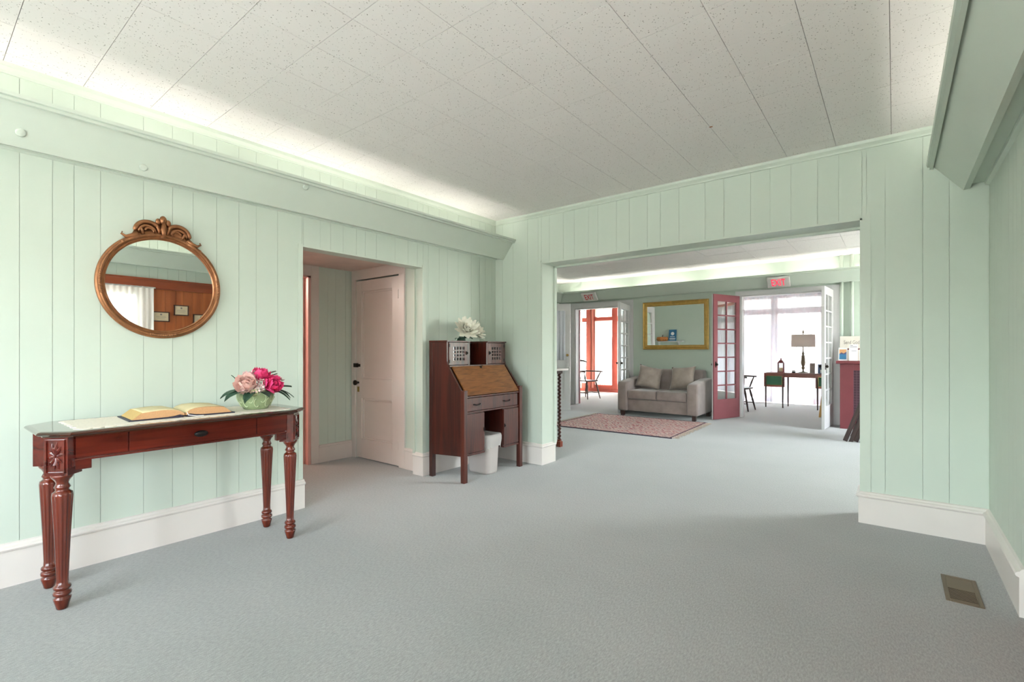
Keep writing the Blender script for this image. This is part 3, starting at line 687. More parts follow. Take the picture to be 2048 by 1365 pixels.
LEGP = [(r_*(.8 if z_ < .6 else .9), z_*.985) for r_, z_ in [(.022, 0), (.027, .004), (.031, .02), (.04, .047), (.041, .055), (.031, .06), (.031, .064), (.041, .069), (.043, .077), (.04, .085), (.031, .089), (.031, .092), (.039, .097), (.041, .104), (.038, .111), (.029, .117),
        (.0275, .14), (.031, .22), (.036, .32), (.042, .42), (.047, .50), (.049, .535), (.046, .55), (.036, .556), (.03, .562), (.033, .57), (.038, .575), (.034, .582), (.028, .594), (.03, .606), (.038, .616), (.042, .62), (.046, .628), (.047, .636)]]
for sx in (-1, 1):
    for sy in (-1, 1):
        lx, ly = sx*.16, sy*.54
        dx, dy = sx, sy
        rot = Matrix.Translation((lx, ly, 0)) @ Matrix.Rotation(math.atan2(sy, sx), 4, 'Z')
        lg = MB().lathe(LEGP, 60, flute=Fl(12, .125, .538, .17)).build('leg', MAHOGV, ct, True); lg.location = (lx, ly, 0)
        bl = MB().box(-.05, .038, -.05, .05, .625, .803, rot).build('corner_block', MAHOG, ct, bevel=.002)
        cp = MB(); 
        for q in ((-.04, .04, .638, .643), (-.04, .04, .787, .792), (-.04, -.035, .643, .787), (.035, .04, .643, .787)): cp.box(.038, .044, q[0], q[1], q[2], q[3], rot)
        for kx in range(10):
            an = kx*PI/5+.15; ex, ez = math.cos(an)*.032, math.sin(an)*.066
            cp.tube([rot @ Vector((.039, ex*.12, .715+ez*.12)), rot @ Vector((.041, ex*.6, .715+ez*.6)), rot @ Vector((.038, ex, .715+ez))], [.003, .0075, .002], 6)
        cp.ball(rot @ Vector((.041, 0, .715)), .006); cp.build('carved_panel', MAHOG, bl)
        sk = MB().box(min(sx*.16, sx*.19), max(sx*.16, sx*.19), min(ly, ly-sy*.10), max(ly, ly-sy*.10), .640, .69).build('corner_bracket', MAHOG, ct, bevel=.003)
# ---- lace runner
mb = MB(); pts = []
def scal(p, q, n, nrm, r):
    for i in range(n):
        for k in range(5):
            t = (i+k/5)/n; a = PI*k/5
            pts.append((p[0]+(q[0]-p[0])*t+nrm[0]*r*math.sin(a), p[1]+(q[1]-p[1])*t+nrm[1]*r*math.sin(a)))
rx0, rx1, ry0, ry1 = -3.40, -2.99, .515, 1.515
scal((rx0, ry0), (rx1, ry0), 6, (0, -1), .02); scal((rx1, ry0), (rx1, ry1), 22, (1, 0), .012); scal((rx1, ry1), (rx0, ry1), 6, (0, 1), .02); scal((rx0, ry1), (rx0, ry0), 22, (-1, 0), .012)
tag(mb.prism(pts, 'z', .8317, .8337).build('lace_runner', LACE), 'cream lace runner with scalloped edges on the console table', 'table runner')
# ---- open book
bk = thing('open_book', 'thick open book with orange page edges on the lace runner', 'book', (-3.205, .975, .8338), math.radians(-3))
for sg in (-1, 1):
    mb = MB(); mb.prism([(sg*.012, .0), (sg*.305, .0), (sg*.305, .007), (sg*.1, .009), (sg*.06, .013), (sg*.03, .02), (sg*.014, .012)], 'x', -.15, .15)
    for v in mb.bm.verts: v.co = Vector((v.co.x, v.co.y, v.co.z))
    mb.build('cover', NAVY, bk, bevel=.002)
    prof = [(sg*.004, .012), (sg*.03, .021), (sg*.06, .014), (sg*.1, .010), (sg*.285, .008), (sg*.235, .05), (sg*.18, .056), (sg*.12, .06), (sg*.06, .056), (sg*.025, .044), (sg*.004, .026)]
    pb = MB(); pb.prism(prof, 'x', -.14, .14); pb.build('page_block', PEDGE, bk)
    def pf(u, v, sg=sg):
        y = [.0045, .025, .06, .12, .18, .235, ]; z = [.0275, .0455, .0575, .0615, .0575, .0515]
        i = min(int(u*5), 4); t = u*5-i
        return (-.1405+.281*v, sg*(y[i]+(y[i+1]-y[i])*t), z[i]+(z[i+1]-z[i])*t+.002*math.sin(v*6+sg))
    MB().grid(pf, 15, 4).build('open_page', PAGE, bk, True, solid=.0015)
    MB().grid(lambda u, v, sg=sg: (-.139+.278*v, sg*(.2862-.051*u), .0085+.043*u), 2, 2).build('fore_edge', mat('gilt_edge', (190, 158, 96), .6, var=.1, scale=150), bk, solid=.001)
bk.scale = (.95, .82, .8)
MB().tube([(.14, .012, .03), (.16, .012, .015), (.163, .06, .004), (.17, .1, .003)], .0025, 6).build('ribbon', PAPER, bk)

# ---- flowers
def petal_ring(mb, c, n, r, w, h, tilt, cup, z0=0, ph=0, R=None, nu=4, nv=4, curl=0, jit=0, rnd=None):
    for i in range(n):
        a = ph+2*PI*i/n+(rnd.uniform(-jit, jit) if rnd else 0); t = tilt+(rnd.uniform(-jit, jit)*.5 if rnd else 0)
        ca, sa = math.cos(a), math.sin(a)
        def f(u, v):
            L = r*u; wd = w*math.sin(PI*(.08+.86*u**.75))*(v-.5)*2
            k = t+cup*u; zz = z0+L*math.sin(k)+h*(v-.5)**2*4*u + curl*u*u; rr = L*math.cos(k)+.004
            p = Vector((rr*ca-wd*sa, rr*sa+wd*ca, zz))
            return (R @ p if R else p)+Vector(c)
        mb.grid(f, nu, nv)
    return mb
def aim(d): return Vector(d).normalized().to_track_quat('Z', 'Y').to_matrix().to_4x4()
def peony(name, m, parent, c, d, s, label=None, seed=0):
    rnd = random.Random(seed); R = aim(d); mb = MB()
    for k, (n, r, w, t, cp) in enumerate(((6, 1.0, .5, .15, .75), (6, .92, .48, .5, .8), (6, .78, .42, .85, .8), (5, .6, .36, 1.1, .8), (4, .42, .26, 1.3, .7))):
        petal_ring(mb, c, n, r*s, w*s, .12*s, t, cp, 0, rnd.uniform(0, 6), R, jit=.15, rnd=rnd)
    return mb.build(name, m, parent, True, nrm=False, label=label)
def leaf(mb, p0, d, L, w, droop=.3, n=6):
    d = Vector(d).normalized(); sd = d.cross(Vector((0, 0, 1))); sd = sd.normalized() if sd.length > .01 else Vector((1, 0, 0))
    up = sd.cross(d)
    def f(u, v):
        wd = w*math.sin(PI*min(1, .05+.95*u))**.8*(v-.5)*2
        return Vector(p0)+d*L*u+Vector((0, 0, -droop*L*u*u))+sd*wd+up*(abs(v-.5)*w*.5)
    return mb.grid(f, n, 4)
fa = thing('flower_arrangement', 'pink silk flower arrangement in a green glazed pot on the console table', 'flowers', (-3.165, 1.385, .8338))
pot = MB().lathe([(.062, 0), (.07, .002), (.08, .02), (.097, .05), (.105, .08), (.105, .1), (.102, .112), (.104, .116), (.1, .118), (.095, .112), (.093, .09)], 36).build('pot', CELADON, fa, True)
mb = MB()
for i in range(9):
    a0 = i*2*PI/9
    for sgn, zc in ((1, .072), (-1, .045)):
        pts = []
        for t in range(9):
            th = t/8*PI*1.25; aa = a0+sgn*(.16*math.sin(th))+ (0 if sgn > 0 else .35); z = zc+.026*math.cos(th)
            rr = .1045-.022*max(0, (.07-z)/.05)
            pts.append((rr*math.cos(aa), rr*math.sin(aa), z))
        mb.tube(pts, .0035, 6)
mb.build('relief_scrolls', CELHI, pot, True)
mb = MB().lathe([(.086, .088), (.085, .098)], 20).build('moss', LEAF, fa)
peony('peony', HOTP, fa, (.06, .055, .135), (.8, .15, .4), .085, 'hot pink open peony', 1)
peony('peony', HOTP, fa, (-.0, .02, .18), (.35, .1, 1), .078, 'hot pink peony at the top', 2)
peony('rose', PEACH, fa, (.04, -.065, .14), (.65, -.5, .5), .092, 'peach pink rose', 3)
peony('rose', LPINK, fa, (.0, -.03, .165), (.35, -.4, .8), .075, 'pale pink rose', 4)
rnd = random.Random(7)
for ci, (c, rad, n) in enumerate((((.085, -.022, .135), .035, 9), ((.07, -.075, .118), .03, 8), ((.03, .12, .15), .03, 6), ((.08, .0, .16), .028, 6))):
    mb = MB()
    for i in range(n):
        v = Vector((rnd.gauss(0, 1), rnd.gauss(0, 1), rnd.gauss(0, 1))).normalized()
        petal_ring(mb, Vector(c)+v*rad*.75, 4, .017, .009, .002, .2, .4, R=aim(v+Vector((.4, 0, .2))), nu=2, nv=2, ph=rnd.uniform(0, 3))
    mb.build('small_blossoms', LPINK, fa, True, nrm=False)
petal_mb = petal_ring(MB(), (.088, -.05, .108), 5, .03, .016, .004, .5, .5, R=aim((.9, -.3, .1))); petal_mb.build('hellebore', GRNW, fa, True, nrm=False, label='small green white bloom at the rim')
LV = [((.03, -.06, .112), (.35, -1, .25), .17, .042, .5), ((.0, -.06, .112), (.1, -1, .3), .16, .038, .5), ((.06, -.04, .11), (.8, -.8, .15), .13, .03, .6),
      ((.02, .07, .115), (.2, 1, .35), .15, .04, .25), ((.0, .08, .11), (.0, 1, .3), .15, .03, .7), ((.06, .06, .11), (.7, .8, .1), .12, .028, .6), ((.03, .09, .112), (.35, 1, .2), .13, .022, .6),
      ((.075, .0, .112), (1, .1, .1), .09, .03, .5), ((.04, .04, .18), (.3, .7, .6), .09, .022, .2), ((-.01, .05, .2), (.1, 1, .5), .09, .022, .1), ((-.01, -.09, .16), (-.1, -.6, .8), .08, .012, .1)]
for i, (p, d, L, w, dr_) in enumerate(LV):
    leaf(MB(), p, d, L, w, dr_).build('leaf', LEAFR if i in (8, 9) else LEAF, fa, True, solid=.001, nrm=False)
petal_ring(MB(), (.03, .135, .175), 6, .03, .011, .003, .5, .3, R=aim((.3, .6, .8))).build('lily', LPINK, fa, True, nrm=False, label='pale pink star shaped bloom')
MB().tube([(.02, .08, .11), (.028, .11, .15), (.03, .135, .175)], .002, 5).build('stem', LEAF, fa)

# ---- round gilt mirror
rm = thing('round_mirror', 'round bronze gilt mirror with carved scroll crest above the console table', 'mirror', (XL+.001, .992, 1.28))
rm.rotation_euler = (0, math.radians(.4), 0)
RC = .32
mb = MB(); n = 120
FP = [(.278, .006), (.278, .016), (.283, .02), (.288, .016), (.293, .017), (.298, .026), (.305, .031), (.311, .028), (.314, .02), (.322, .016), (.324, .008), (.320, 0), (.29, 0)]
rings = [[mb.bm.verts.new((z, r*math.cos(2*PI*i/n), RC+r*math.sin(2*PI*i/n))) for r, z in FP] for i in range(n)]
for i in range(n):
    A, Bv = rings[i], rings[(i+1) % n]
    for k in range(len(FP)): mb.bm.faces.new((A[k], A[(k+1) % len(FP)], Bv[(k+1) % len(FP)], Bv[k]))
fr = mb.build('frame', BRGOLD, rm)
for c in (0, PI, -PI/2):
    mb = MB()
    for i in range(-6, 7):
        a = c+i*.035; mb.ball((.028, .305*math.cos(a), RC+.305*math.sin(a)), .0085, (1, 1, 1), 6, 4)
    mb.build('bead_ornament', BRGOLD, fr, True)
mb = MB(); mb.lathe([(.282, .009), (.282, .0125)], 64); o = mb.build('mirror_glass', MIRROR, rm); o.rotation_euler = (0, PI/2, 0); o.location = (0, 0, RC)
# crest
mb = MB()
def arc(cx, cz, r0, a0, a1, n=12, r1=None, sg=1, x=.02):
    r1 = r0 if r1 is None else r1
    return [(x, sg*(cx+(r0+(r1-r0)*i/n)*math.cos(a0+(a1-a0)*i/n)), cz+(r0+(r1-r0)*i/n)*math.sin(a0+(a1-a0)*i/n)) for i in range(n+1)]
ZT = .62
for sg in (-1, 1):
    mb.tube(arc(.075, ZT+.015, .066, -.1, 2.7, 16, .06, sg), [.004]+[.012]*14+[.008, .003], 7)
    mb.tube(arc(.078, ZT+.01, .046, .0, 2.9, 14, .04, sg, .024), [.003]+[.008]*12+[.005, .003], 6)
    mb.tube(arc(.075, ZT+.018, .03, 3.6, .2, 14, .018, sg, .022), [.004]+[.007]*13+[.003], 6)
    mb.tube([(.02, sg*.02, ZT+.01), (.026, sg*.024, ZT+.035), (.022, sg*.034, ZT+.062), (.018, sg*.05, ZT+.078)], [.006, .009, .008, .003], 6)
    mb.tube([(.018, sg*.13, ZT-.0), (.022, sg*.155, ZT-.022), (.022, sg*.185, ZT-.03), (.018, sg*.205, ZT-.016), (.016, sg*.2, ZT-.004)], [.016, .014, .009, .006, .004], 7)
    mb.tube([(.018, sg*.12, ZT-.012), (.02, sg*.16, ZT-.04), (.02, sg*.195, ZT-.062)], [.014, .013, .007], 7)
    mb.ball((.02, sg*.198, ZT-.062), .012, (1, 1, 1.2))
    mb.tube([(.02, sg*.1, ZT-.002), (.024, sg*.112, ZT+.03), (.02, sg*.12, ZT+.045)], [.008, .009, .003], 6)
mb.ball((.02, 0, ZT+.1), .022, (.6, .9, 1.25)); 
for sg in (-1, 1): mb.ball((.02, sg*.026, ZT+.088), .016, (.6, .9, 1.2)); mb.ball((.018, sg*.043, ZT+.07), .012, (.6, .9, 1.1))
mb.tube([(.02, 0, ZT-.01), (.026, 0, ZT+.04), (.022, 0, ZT+.1)], [.022, .02, .012], 8)
half = [(.205, -.075), (.18, -.04), (.155, -.012), (.142, .02), (.128, .05), (.1, .072), (.07, .078), (.045, .076), (.028, .088)]
low = [(math.sin(a_)*.302, RC+math.cos(a_)*.302-ZT) for a_ in [.66-.11*i for i in range(13)]]
mb.prism([(-y_, ZT+z_) for y_, z_ in half]+[(y_, ZT+z_) for y_, z_ in half[::-1]]+[(y_, ZT+z_) for y_, z_ in low], 'x', .004, .013)
mb.build('crest', BRGOLD, rm, True)

# ---- slant front desk
dk = thing('slant_front_desk', 'dark oak slant front desk with golden drop lid and latticed doors', 'desk', (0, 0, 0))
X0, X1, Y0, Y1 = -3.495, -3.03, 3.135, 3.995
dk.location = (X0, Y0, 0); DW, DD = Y1-Y0, X1-X0
side = [(.03, .215), (DD-.02, .24), (DD-.02, .838), (DD-.045, .838), (.245, 1.07), (.235, 1.10), (.235, 1.283), (.03, 1.283)]
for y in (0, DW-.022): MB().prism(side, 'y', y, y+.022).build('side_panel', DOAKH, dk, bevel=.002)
for y in (-.004, DW-.042):
    B(DD-.046, DD, y, y+.046, 0, .838).build('front_leg', DOAK, dk, bevel=.003)
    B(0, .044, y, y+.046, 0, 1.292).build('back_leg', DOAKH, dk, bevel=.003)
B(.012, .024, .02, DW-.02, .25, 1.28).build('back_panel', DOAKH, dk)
B(.0, .247, -.006, .312, 1.283, 1.297).build('top_board', DOAK, dk, bevel=.002); B(.0, .247, DW-.30, DW+.006, 1.283, 1.297).build('top_board', DOAK, dk, bevel=.002)
B(.0, .06, .30, DW-.30, 1.275, 1.285).build('back_rail', DOAK, dk)
B(.03, .25, .022, DW-.022, 1.045, 1.062).build('shelf_board', DOAK, dk, bevel=.002)
for y in (.285, DW-.31): B(.03, .24, y, y+.024, 1.062, 1.283).build('partition', DOAK, dk)
for y0, y1, hy in ((.024, .285, 1), (DW-.286, DW-.024, 0)):
    g_ = MB(); z0, z1 = 1.066, 1.279
    for q in ((y0, y0+.06, z0, z1), (y1-.05, y1, z0, z1), (y0+.06, y1-.05, z0, z0+.042), (y0+.06, y1-.05, z1-.042, z1)): g_.box(.226, .243, q[0], q[1], q[2], q[3])
    dd = g_.build('lattice_door', DOAK, dk, bevel=.0015)
    a, b, c, d_ = y0+.06, y1-.05, z0+.042, z1-.042
    for i in range(1, 4): B(.232, .238, a+(b-a)*i/4-.006, a+(b-a)*i/4+.006, c, d_).build('lattice_bar', DOAK, dd)
    for i in range(1, 4): B(.230, .2405, a, b, c+(d_-c)*i/4-.006, c+(d_-c)*i/4+.006).build('lattice_bar', DOAK, dd)
    B(.2225, .2265, a-.004, b+.004, c-.004, d_+.004).build('glass', glass('desk_glass', .55, (.35, .36, .42, 1)), dd)
    ky = y1-.028 if hy else y0+.022
    MB().box(.243, .25, ky-.006, ky+.006, 1.16, 1.195).ball((.257, ky, 1.178), .009).build('pull', BLACKM, dd)
    for z in (1.085, 1.235): B(.243, .246, (y0+.004 if hy else y1-.012), (y0+.012 if hy else y1-.004), z, z+.03).build('hinge', BLACKM, dd)
lid = MB().prism([(.25, 1.045), (.262, 1.052), (DD-.008, .792), (DD-.022, .783)], 'y', .046, DW-.046).build('drop_lid', GOAK, dk, bevel=.002, label='golden brown oak drop lid')
k = MB().lathe([(.014, 0), (.014, .004), (.006, .006)], 12).box(-.004, .004, -.004, .004, .004, .03).build('lock_plate', BRONZE, lid); k.location = (.273, .43, 1.0385); k.rotation_euler = (0, math.radians(52), 0)
B(.04, DD-.012, .04, DW-.04, .768, .782).build('lid_rail', DOAK, dk, bevel=.002)
B(.04, DD-.018, .04, DW-.04, .625, .640).build('mid_rail', DOAK, dk, bevel=.002)
drw = B(.06, DD-.006, .044, DW-.075, .645, .764).build('drawer', DOAK, dk, bevel=.002)
for y in (.12, .56):
    mb = MB()
    for q in (0, .085): mb.lathe([(.009, 0), (.009, .004), (.005, .006)], 8).ball((0, 0, 0), .001) if False else mb.ball((DD+.006, y+q, .705), .008, (.8, 1, 1))
    mb.tube([(DD+.004, y, .705), (DD+.016, y+.02, .699), (DD+.017, y+.065, .699), (DD+.004, y+.085, .705)], .0045, 6); mb.build('pull', BLACKM, drw, True)
for y0, y1, ky in ((.046, .29, .275), (DW-.29, DW-.046, DW-.275)):
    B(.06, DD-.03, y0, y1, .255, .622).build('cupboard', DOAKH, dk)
    dd = B(DD-.03, DD-.01, y0+.002, y1-.008, .262, .618).build('cupboard_door', DOAK, dk, bevel=.002)
    MB().box(DD-.01, DD-.004, ky-.004, ky+.004, .44, .475).ball((DD, ky, .455), .006).build('pull', BLACKM, dd)
    B(.04, DD-.012, y0, y1, .237, .255).build('bottom_board', DOAK, dk, bevel=.002)

# ---- waste bin with liner
wb_ = thing('waste_bin', 'beige plastic waste bin with white liner under the slant front desk', 'bin', (-3.20, 3.575, 0))
def rr(hx, hy, r, n=5):
    P = []
    for cx, cy, a in ((hx-r, hy-r, 0), (-hx+r, hy-r, PI/2), (-hx+r, -hy+r, PI), (hx-r, -hy+r, 1.5*PI)):
        for i in range(n+1): P.append((cx+r*math.cos(a+i*PI/2/n), cy+r*math.sin(a+i*PI/2/n)))
    return P
def loft(mb, secs, cap0=True, cap1=False):
    R = [[mb.bm.verts.new((x, y, z)) for x, y in P] for P, z in secs]
    for A, Bv in zip(R, R[1:]):
        for i in range(len(A)): mb.bm.faces.new((A[i], A[(i+1) % len(A)], Bv[(i+1) % len(A)], Bv[i]))
    if cap0: mb.bm.faces.new(R[0][::-1])
    if cap1: mb.bm.faces.new(R[-1])
    return mb
loft(MB(), [(rr(.13, .075, .04), 0), (rr(.137, .08, .04), .02), (rr(.15, .095, .045), .36), (rr(.155, .1, .045), .375), (rr(.148, .093, .045), .375), (rr(.13, .078, .04), .03)], True, True).build('body', BINP, wb_, True)
rnd = random.Random(4); secs = []
for z, g_ in ((.25, .004), (.29, .009), (.33, .012), (.365, .012), (.388, .008), (.382, -.006), (.34, -.01)):
    P = rr(.155+g_, .1+g_, .045, 6); secs.append(([(x*(1+rnd.uniform(-.012, .02)), y*(1+rnd.uniform(-.012, .03))) for x, y in P], z+0))
R_ = MB(); loft(R_, secs, False, False)
for v in R_.bm.verts:
    if v.co.z < .26: v.co.z += rnd.uniform(-.02, .03)
R_.build('liner', LINER, wb_, True, nrm=True)

# ---- white flowers on the desk
wfx = thing('white_flowers', 'two ivory silk blooms with dark leaves on the slant front desk', 'flowers', (-3.33, 3.40, 1.2972))
def dahlia(c, d, s, seed):
    rnd = random.Random(seed); R = aim(d); mb = MB()
    for n, r, w, t in ((10, 1.0, .2, .0), (10, .95, .2, .3), (9, .82, .19, .6), (8, .65, .17, .9), (6, .45, .14, 1.2)):
        petal_ring(mb, c, n, r*s, w*s*1.15, .04*s, t, .35, 0, rnd.uniform(0, 6), R, jit=.15, rnd=rnd)
    return mb.build('bloom', WPETAL, wfx, True, nrm=False)
dahlia((.02, .05, .105), (.8, -.45, .6), .14, 11)
dahlia((-.0, .20, .092), (.7, .45, .5), .125, 12)
for i, (p, d, L, w, q) in enumerate((((0, 0, .03), (.6, -.6, .2), .12, .03, .3), ((0, .04, .03), (.9, .1, .15), .11, .03, .3), ((0, -.02, .02), (.3, -1, .2), .1, .022, .3), ((0, .1, .04), (.8, .5, .2), .08, .025, .2))):
    leaf(MB(), p, d, L, w, q).build('leaf', LEAF, wfx, True, solid=.001, nrm=False)
MB().lathe([(.04, 0), (.045, .01), (.03, .03), (.015, .05)], 14).build('base', LEAF, wfx, True)
for q in ((.02, .05, .105), (0, .2, .092)): MB().tube([(0, .03, .02), ((q[0])/2, q[1]/2+.02, .05), q], .005, 6).build('stem', LEAF, wfx)

# ---- floor vent
fv = thing('floor_vent', 'brown metal floor vent set in the carpet by the right baseboard', 'vent', (.262, 3.285, 0))
mb = MB()
for q in ((-.068, -.05, -.17, .17), (.05, .068, -.17, .17), (-.05, .05, -.17, -.145), (-.05, .05, .145, .17)): mb.box(q[0], q[1], q[2], q[3], 0, .005)
mb.build('frame', VENTM, fv, bevel=.002)
B(-.05, .05, -.145, .145, -.0, .0012).build('duct_shade', VENTD, fv)  # near-black sheet painting in the shade of the duct below
B(-.05, .05, .0, .145, .0012, .0035).build('damper_plate', VENTM, fv)
for i in range(8):
    y = -.138+i*.0172
    MB().prism([(y, .0012), (y+.004, .0012), (y+.0055, .0028), (y+.0015, .0028)], 'x', -.05, .05).build('slat', VENTM, fv)

# ================================================================== sitting room beyond the opening
# ---- sofa
sf = thing('sofa', 'taupe velvet two seat sofa against the mint wall', 'sofa', (-3.325, 8.80, 0))
def soft(name, x0, x1, y0, y1, z0, z1, m, parent, bev=.04, bulge=0, label=None):
    o = B(x0, x1, y0, y1, z0, z1).build(name, m, parent, True, bevel=bev, seg=4, label=label); return o
SW = .735
soft('base', -SW+.16, SW-.16, -.46, .36, .09, .31, SOFA, sf, .015)
for sg in (-1, 1):
    a, b = sorted((sg*SW, sg*(SW-.19)))
    mb = MB()
    mb.prism([(-.5, .09), (-.51, .55), (-.49, .62), (-.4, .64), (.2, .70), (.42, .70), (.42, .09)], 'x', a, b); mb.build('arm', SOFA, sf, True, bevel=.035, seg=4)
mb = MB(); mb.prism([(.1, .3), (.17, .80), (.22, .845), (.36, .85), (.42, .80), (.42, .09), (.3, .09)], 'x', -SW+.12, SW-.12); mb.build('back', SOFA, sf, True, bevel=.04, seg=4)
for sg in (-1, 1):
    a, b = sorted((sg*.004, sg*(SW-.19)))
    soft('seat_cushion', a, b, -.5, .18, .315, .475, SOFA, sf, .035)
for x in (-SW+.08, SW-.08):
    for y in (-.44, .36): MB().prism([(x-.03, y-.03), (x+.03, y-.03), (x+.03, y+.03), (x-.03, y+.03)], 'z', 0, .092).build('foot', DARKW, sf)
def pillow(label, loc, rot, s=.24):
    def f(sgn):
        def g(u, v):
            x, y = (u-.5)*2, (v-.5)*2
            e = max(0, (1-x*x))**.5*max(0, (1-y*y))**.5
            k = 1-.09*(1-abs(x*y)**.8)*0 - .10*((1-x*x)*abs(y)**3+(1-y*y)*abs(x)**3)
            return (x*s*k, y*s*k, sgn*.085*e**.8)
        return g
    mb = MB(); mb.grid(f(1), 14, 14); mb.grid(f(-1), 14, 14)
    bmesh.ops.remove_doubles(mb.bm, verts=mb.bm.verts[:], dist=.0005)
    o = mb.build('throw_pillow', PILLOW, None, True); o.location = loc; o.rotation_euler = rot
    return tag(o, label, 'pillow')
pillow('taupe throw pillow tilted in the sofa corner by the pale arm', (-3.62, 8.745, .70), (math.radians(66), math.radians(12), math.radians(22)), .225)
pillow('taupe throw pillow standing squarely near the red french door', (-3.0, 8.745, .705), (math.radians(66), math.radians(-4), math.radians(-3)), .225)
# ---- rug
rg = thing('area_rug', 'faded red oriental rug with dark edge and fringe before the sofa', 'rug', (-3.4, 7.35, 0), math.radians(1.5))
B(-1.0, 1.0, -.86, .86, 0, .010).build('pile', RUG, rg)
mb = MB(); mb.box(-1.0, 1.0, -.885, -.86, 0, .012); mb.build('binding', RUGB, rg); B(-1.0, 1.0, .86, .885, 0, .012).build('binding', RUGB, rg)
B(.97, .985, -.86, .86, .010, .0125).build('end_stripe', RUGB, rg); B(-.985, -.97, -.86, .86, .010, .0125).build('end_stripe', RUGB, rg)
rnd = random.Random(5)
for sg in (1, -1):
    mb = MB()
    for i in range(64):
        y = -.85+i*.027; mb.tube([(sg*.998, y, .006), (sg*1.03, y+rnd.uniform(-.01, .01), .008), (sg*(1.06+rnd.uniform(0, .03)), y+rnd.uniform(-.02, .02), .003)], [.005, .004, .002], 5)
    o = mb.build('fringe', FRINGE, rg); o['kind'] = 'stuff'
# ---- gold framed wall mirror
gm = thing('gold_wall_mirror', 'wide rectangular gold framed mirror above the sofa', 'mirror', (-3.365, YF-.002, 1.225)); gm.rotation_euler = (math.radians(.6), 0, 0)
GW, GH = .645, .95
GP = [(0, 0), (0, .03), (.012, .04), (.025, .034), (.03, .026), (.045, .036), (.06, .034), (.066, .022), (.075, .026), (.084, .02), (.088, .012), (.088, 0)]
def frame_side(p, q, inw, name, parent, m, prof):
    """mitred moulding from p to q in the xz plane; inw = inward normal; front faces -y"""
    p, q, inw = Vector(p), Vector(q), Vector(inw); d = (q-p).normalized(); mb = MB(); A = []; Bv = []
    for u, h in prof:
        for L, b_, s_ in ((A, p, 1), (Bv, q, -1)):
            P = b_+inw*u+d*u*s_; L.append(mb.bm.verts.new((P.x, -h, P.y)))
    n = len(prof); mb.bm.faces.new(A[::-1]); mb.bm.faces.new(Bv)
    for i in range(n): mb.bm.faces.new((A[i], A[(i+1) % n], Bv[(i+1) % n], Bv[i]))
    return mb.build(name, m, parent)
for p, q, w in (((-GW, 0), (GW, 0), (0, 1)), ((GW, 0), (GW, GH), (-1, 0)), ((GW, GH), (-GW, GH), (0, -1)), ((-GW, GH), (-GW, 0), (1, 0))): frame_side(p, q, w, 'frame_side', gm, GOLDF, GP)
B(-GW+.08, GW-.08, -.012, -.008, .08, GH-.08).build('mirror_glass', MIRROR, gm)
# ---- things reflected in it: shelf on the back of the opening wall
sh = thing('wall_shelf', 'painted wall shelf on the sitting room side of the opening wall', 'shelf', (-5.3, YB2, 1.36))
B(-.45, .45, 0, .2, .0, .03).build('board', WHITE, sh, bevel=.003)
for x in (-.3, .3): MB().prism([(0, -.16), (.015, -.16), (.15, 0), (0, 0)], 'x', x-.012, x+.012).build('bracket', WHITE, sh)
bs = thing('wicker_basket', 'round orange wicker basket with dark stem on the wall shelf', 'basket', (-5.48, YB2+.11, 1.39))
MB().lathe([(.13, 0), (.165, .04), (.17, .08), (.15, .12), (.1, .125)], 28).build('body', ORANGE, bs, True)
mb = MB()
for i in range(12):
    a = i*PI/6; mb.tube([(.132*math.cos(a), .132*math.sin(a), .0), (.17*math.cos(a), .17*math.sin(a), .05), (.153*math.cos(a), .153*math.sin(a), .118)], .007, 5)
mb.build('ribs', LAMPB, bs); MB().tube([(0, 0, .12), (.005, 0, .15), (.02, 0, .19)], [.014, .01, .008], 6).build('stem', DARKW, bs)
sg_ = thing('blue_sign', 'blue printed sign with white emblem beside the wicker basket', 'sign', (-5.18, YB2+.1, 1.39)); sg_.rotation_euler = (math.radians(8), 0, 0)
B(-.115, .115, -.004, .004, 0, .34).build('board', BLUEP, sg_)
mb = MB().lathe([(.05, 0), (.05, .001)], 24); o = mb.build('emblem', PAPER, sg_); o.location = (0, .0041, .22); o.rotation_euler = (-PI/2, 0, 0)
mb = MB(); mb.box(-.07, .07, .004, .005, .12, .135); mb.box(-.09, .09, .004, .005, .06, .085); mb.box(-.08, .08, .004, .005, .03, .04); mb.build('printed_bars', PAPER, sg_)
# ---- barley twist table just past the jamb
bt = thing('twist_leg_table', 'narrow table with dark barley twist legs and pale marble top past the jamb', 'table', (-3.38, 5.0, 0))
B(-.30, .19, -.16, .16, .955, .98).build('top', MARBLE, bt, bevel=.004)
B(-.26, .125, -.13, .13, .915, .955).build('apron', DARKW, bt, bevel=.003)
def twist(parent, x, y, z0, z1, r, pitch=.046):
    n = 16; N = int((z1-z0)/.0065); mb = MB(); rings = []
    for i in range(N+1):
        z = z0+(z1-z0)*i/N
        rings.append([mb.bm.verts.new((x+(r*(1+.35*math.cos(a+2*PI*z/pitch)))*math.cos(a), y+(r*(1+.35*math.cos(a+2*PI*z/pitch)))*math.sin(a), z)) for a in [2*PI*k/n for k in range(n)]])
    for A, Bv in zip(rings, rings[1:]):
        for k in range(n): mb.bm.faces.new((A[k], A[(k+1) % n], Bv[(k+1) % n], Bv[k]))
    return mb.build('twist_leg', wood('twist_wood', (58, 24, 20), (88, 44, 34)), parent, True)
for x in (-.23, .095):
    for y in (-.1, .1):
        twist(bt, x, y, .09, .916, .018)
        MB().prism([(x-.03, y-.03), (x+.03, y-.03), (x+.03, y+.03), (x-.03, y+.03)], 'z', 0, .068).prism([(x-.02, y-.02), (x+.02, y-.02), (x+.02, y+.02), (x-.02, y+.02)], 'z', .068, .092).build('foot_block', wood('foot_wood', (120, 50, 32), (150, 72, 48)), bt, bevel=.004)
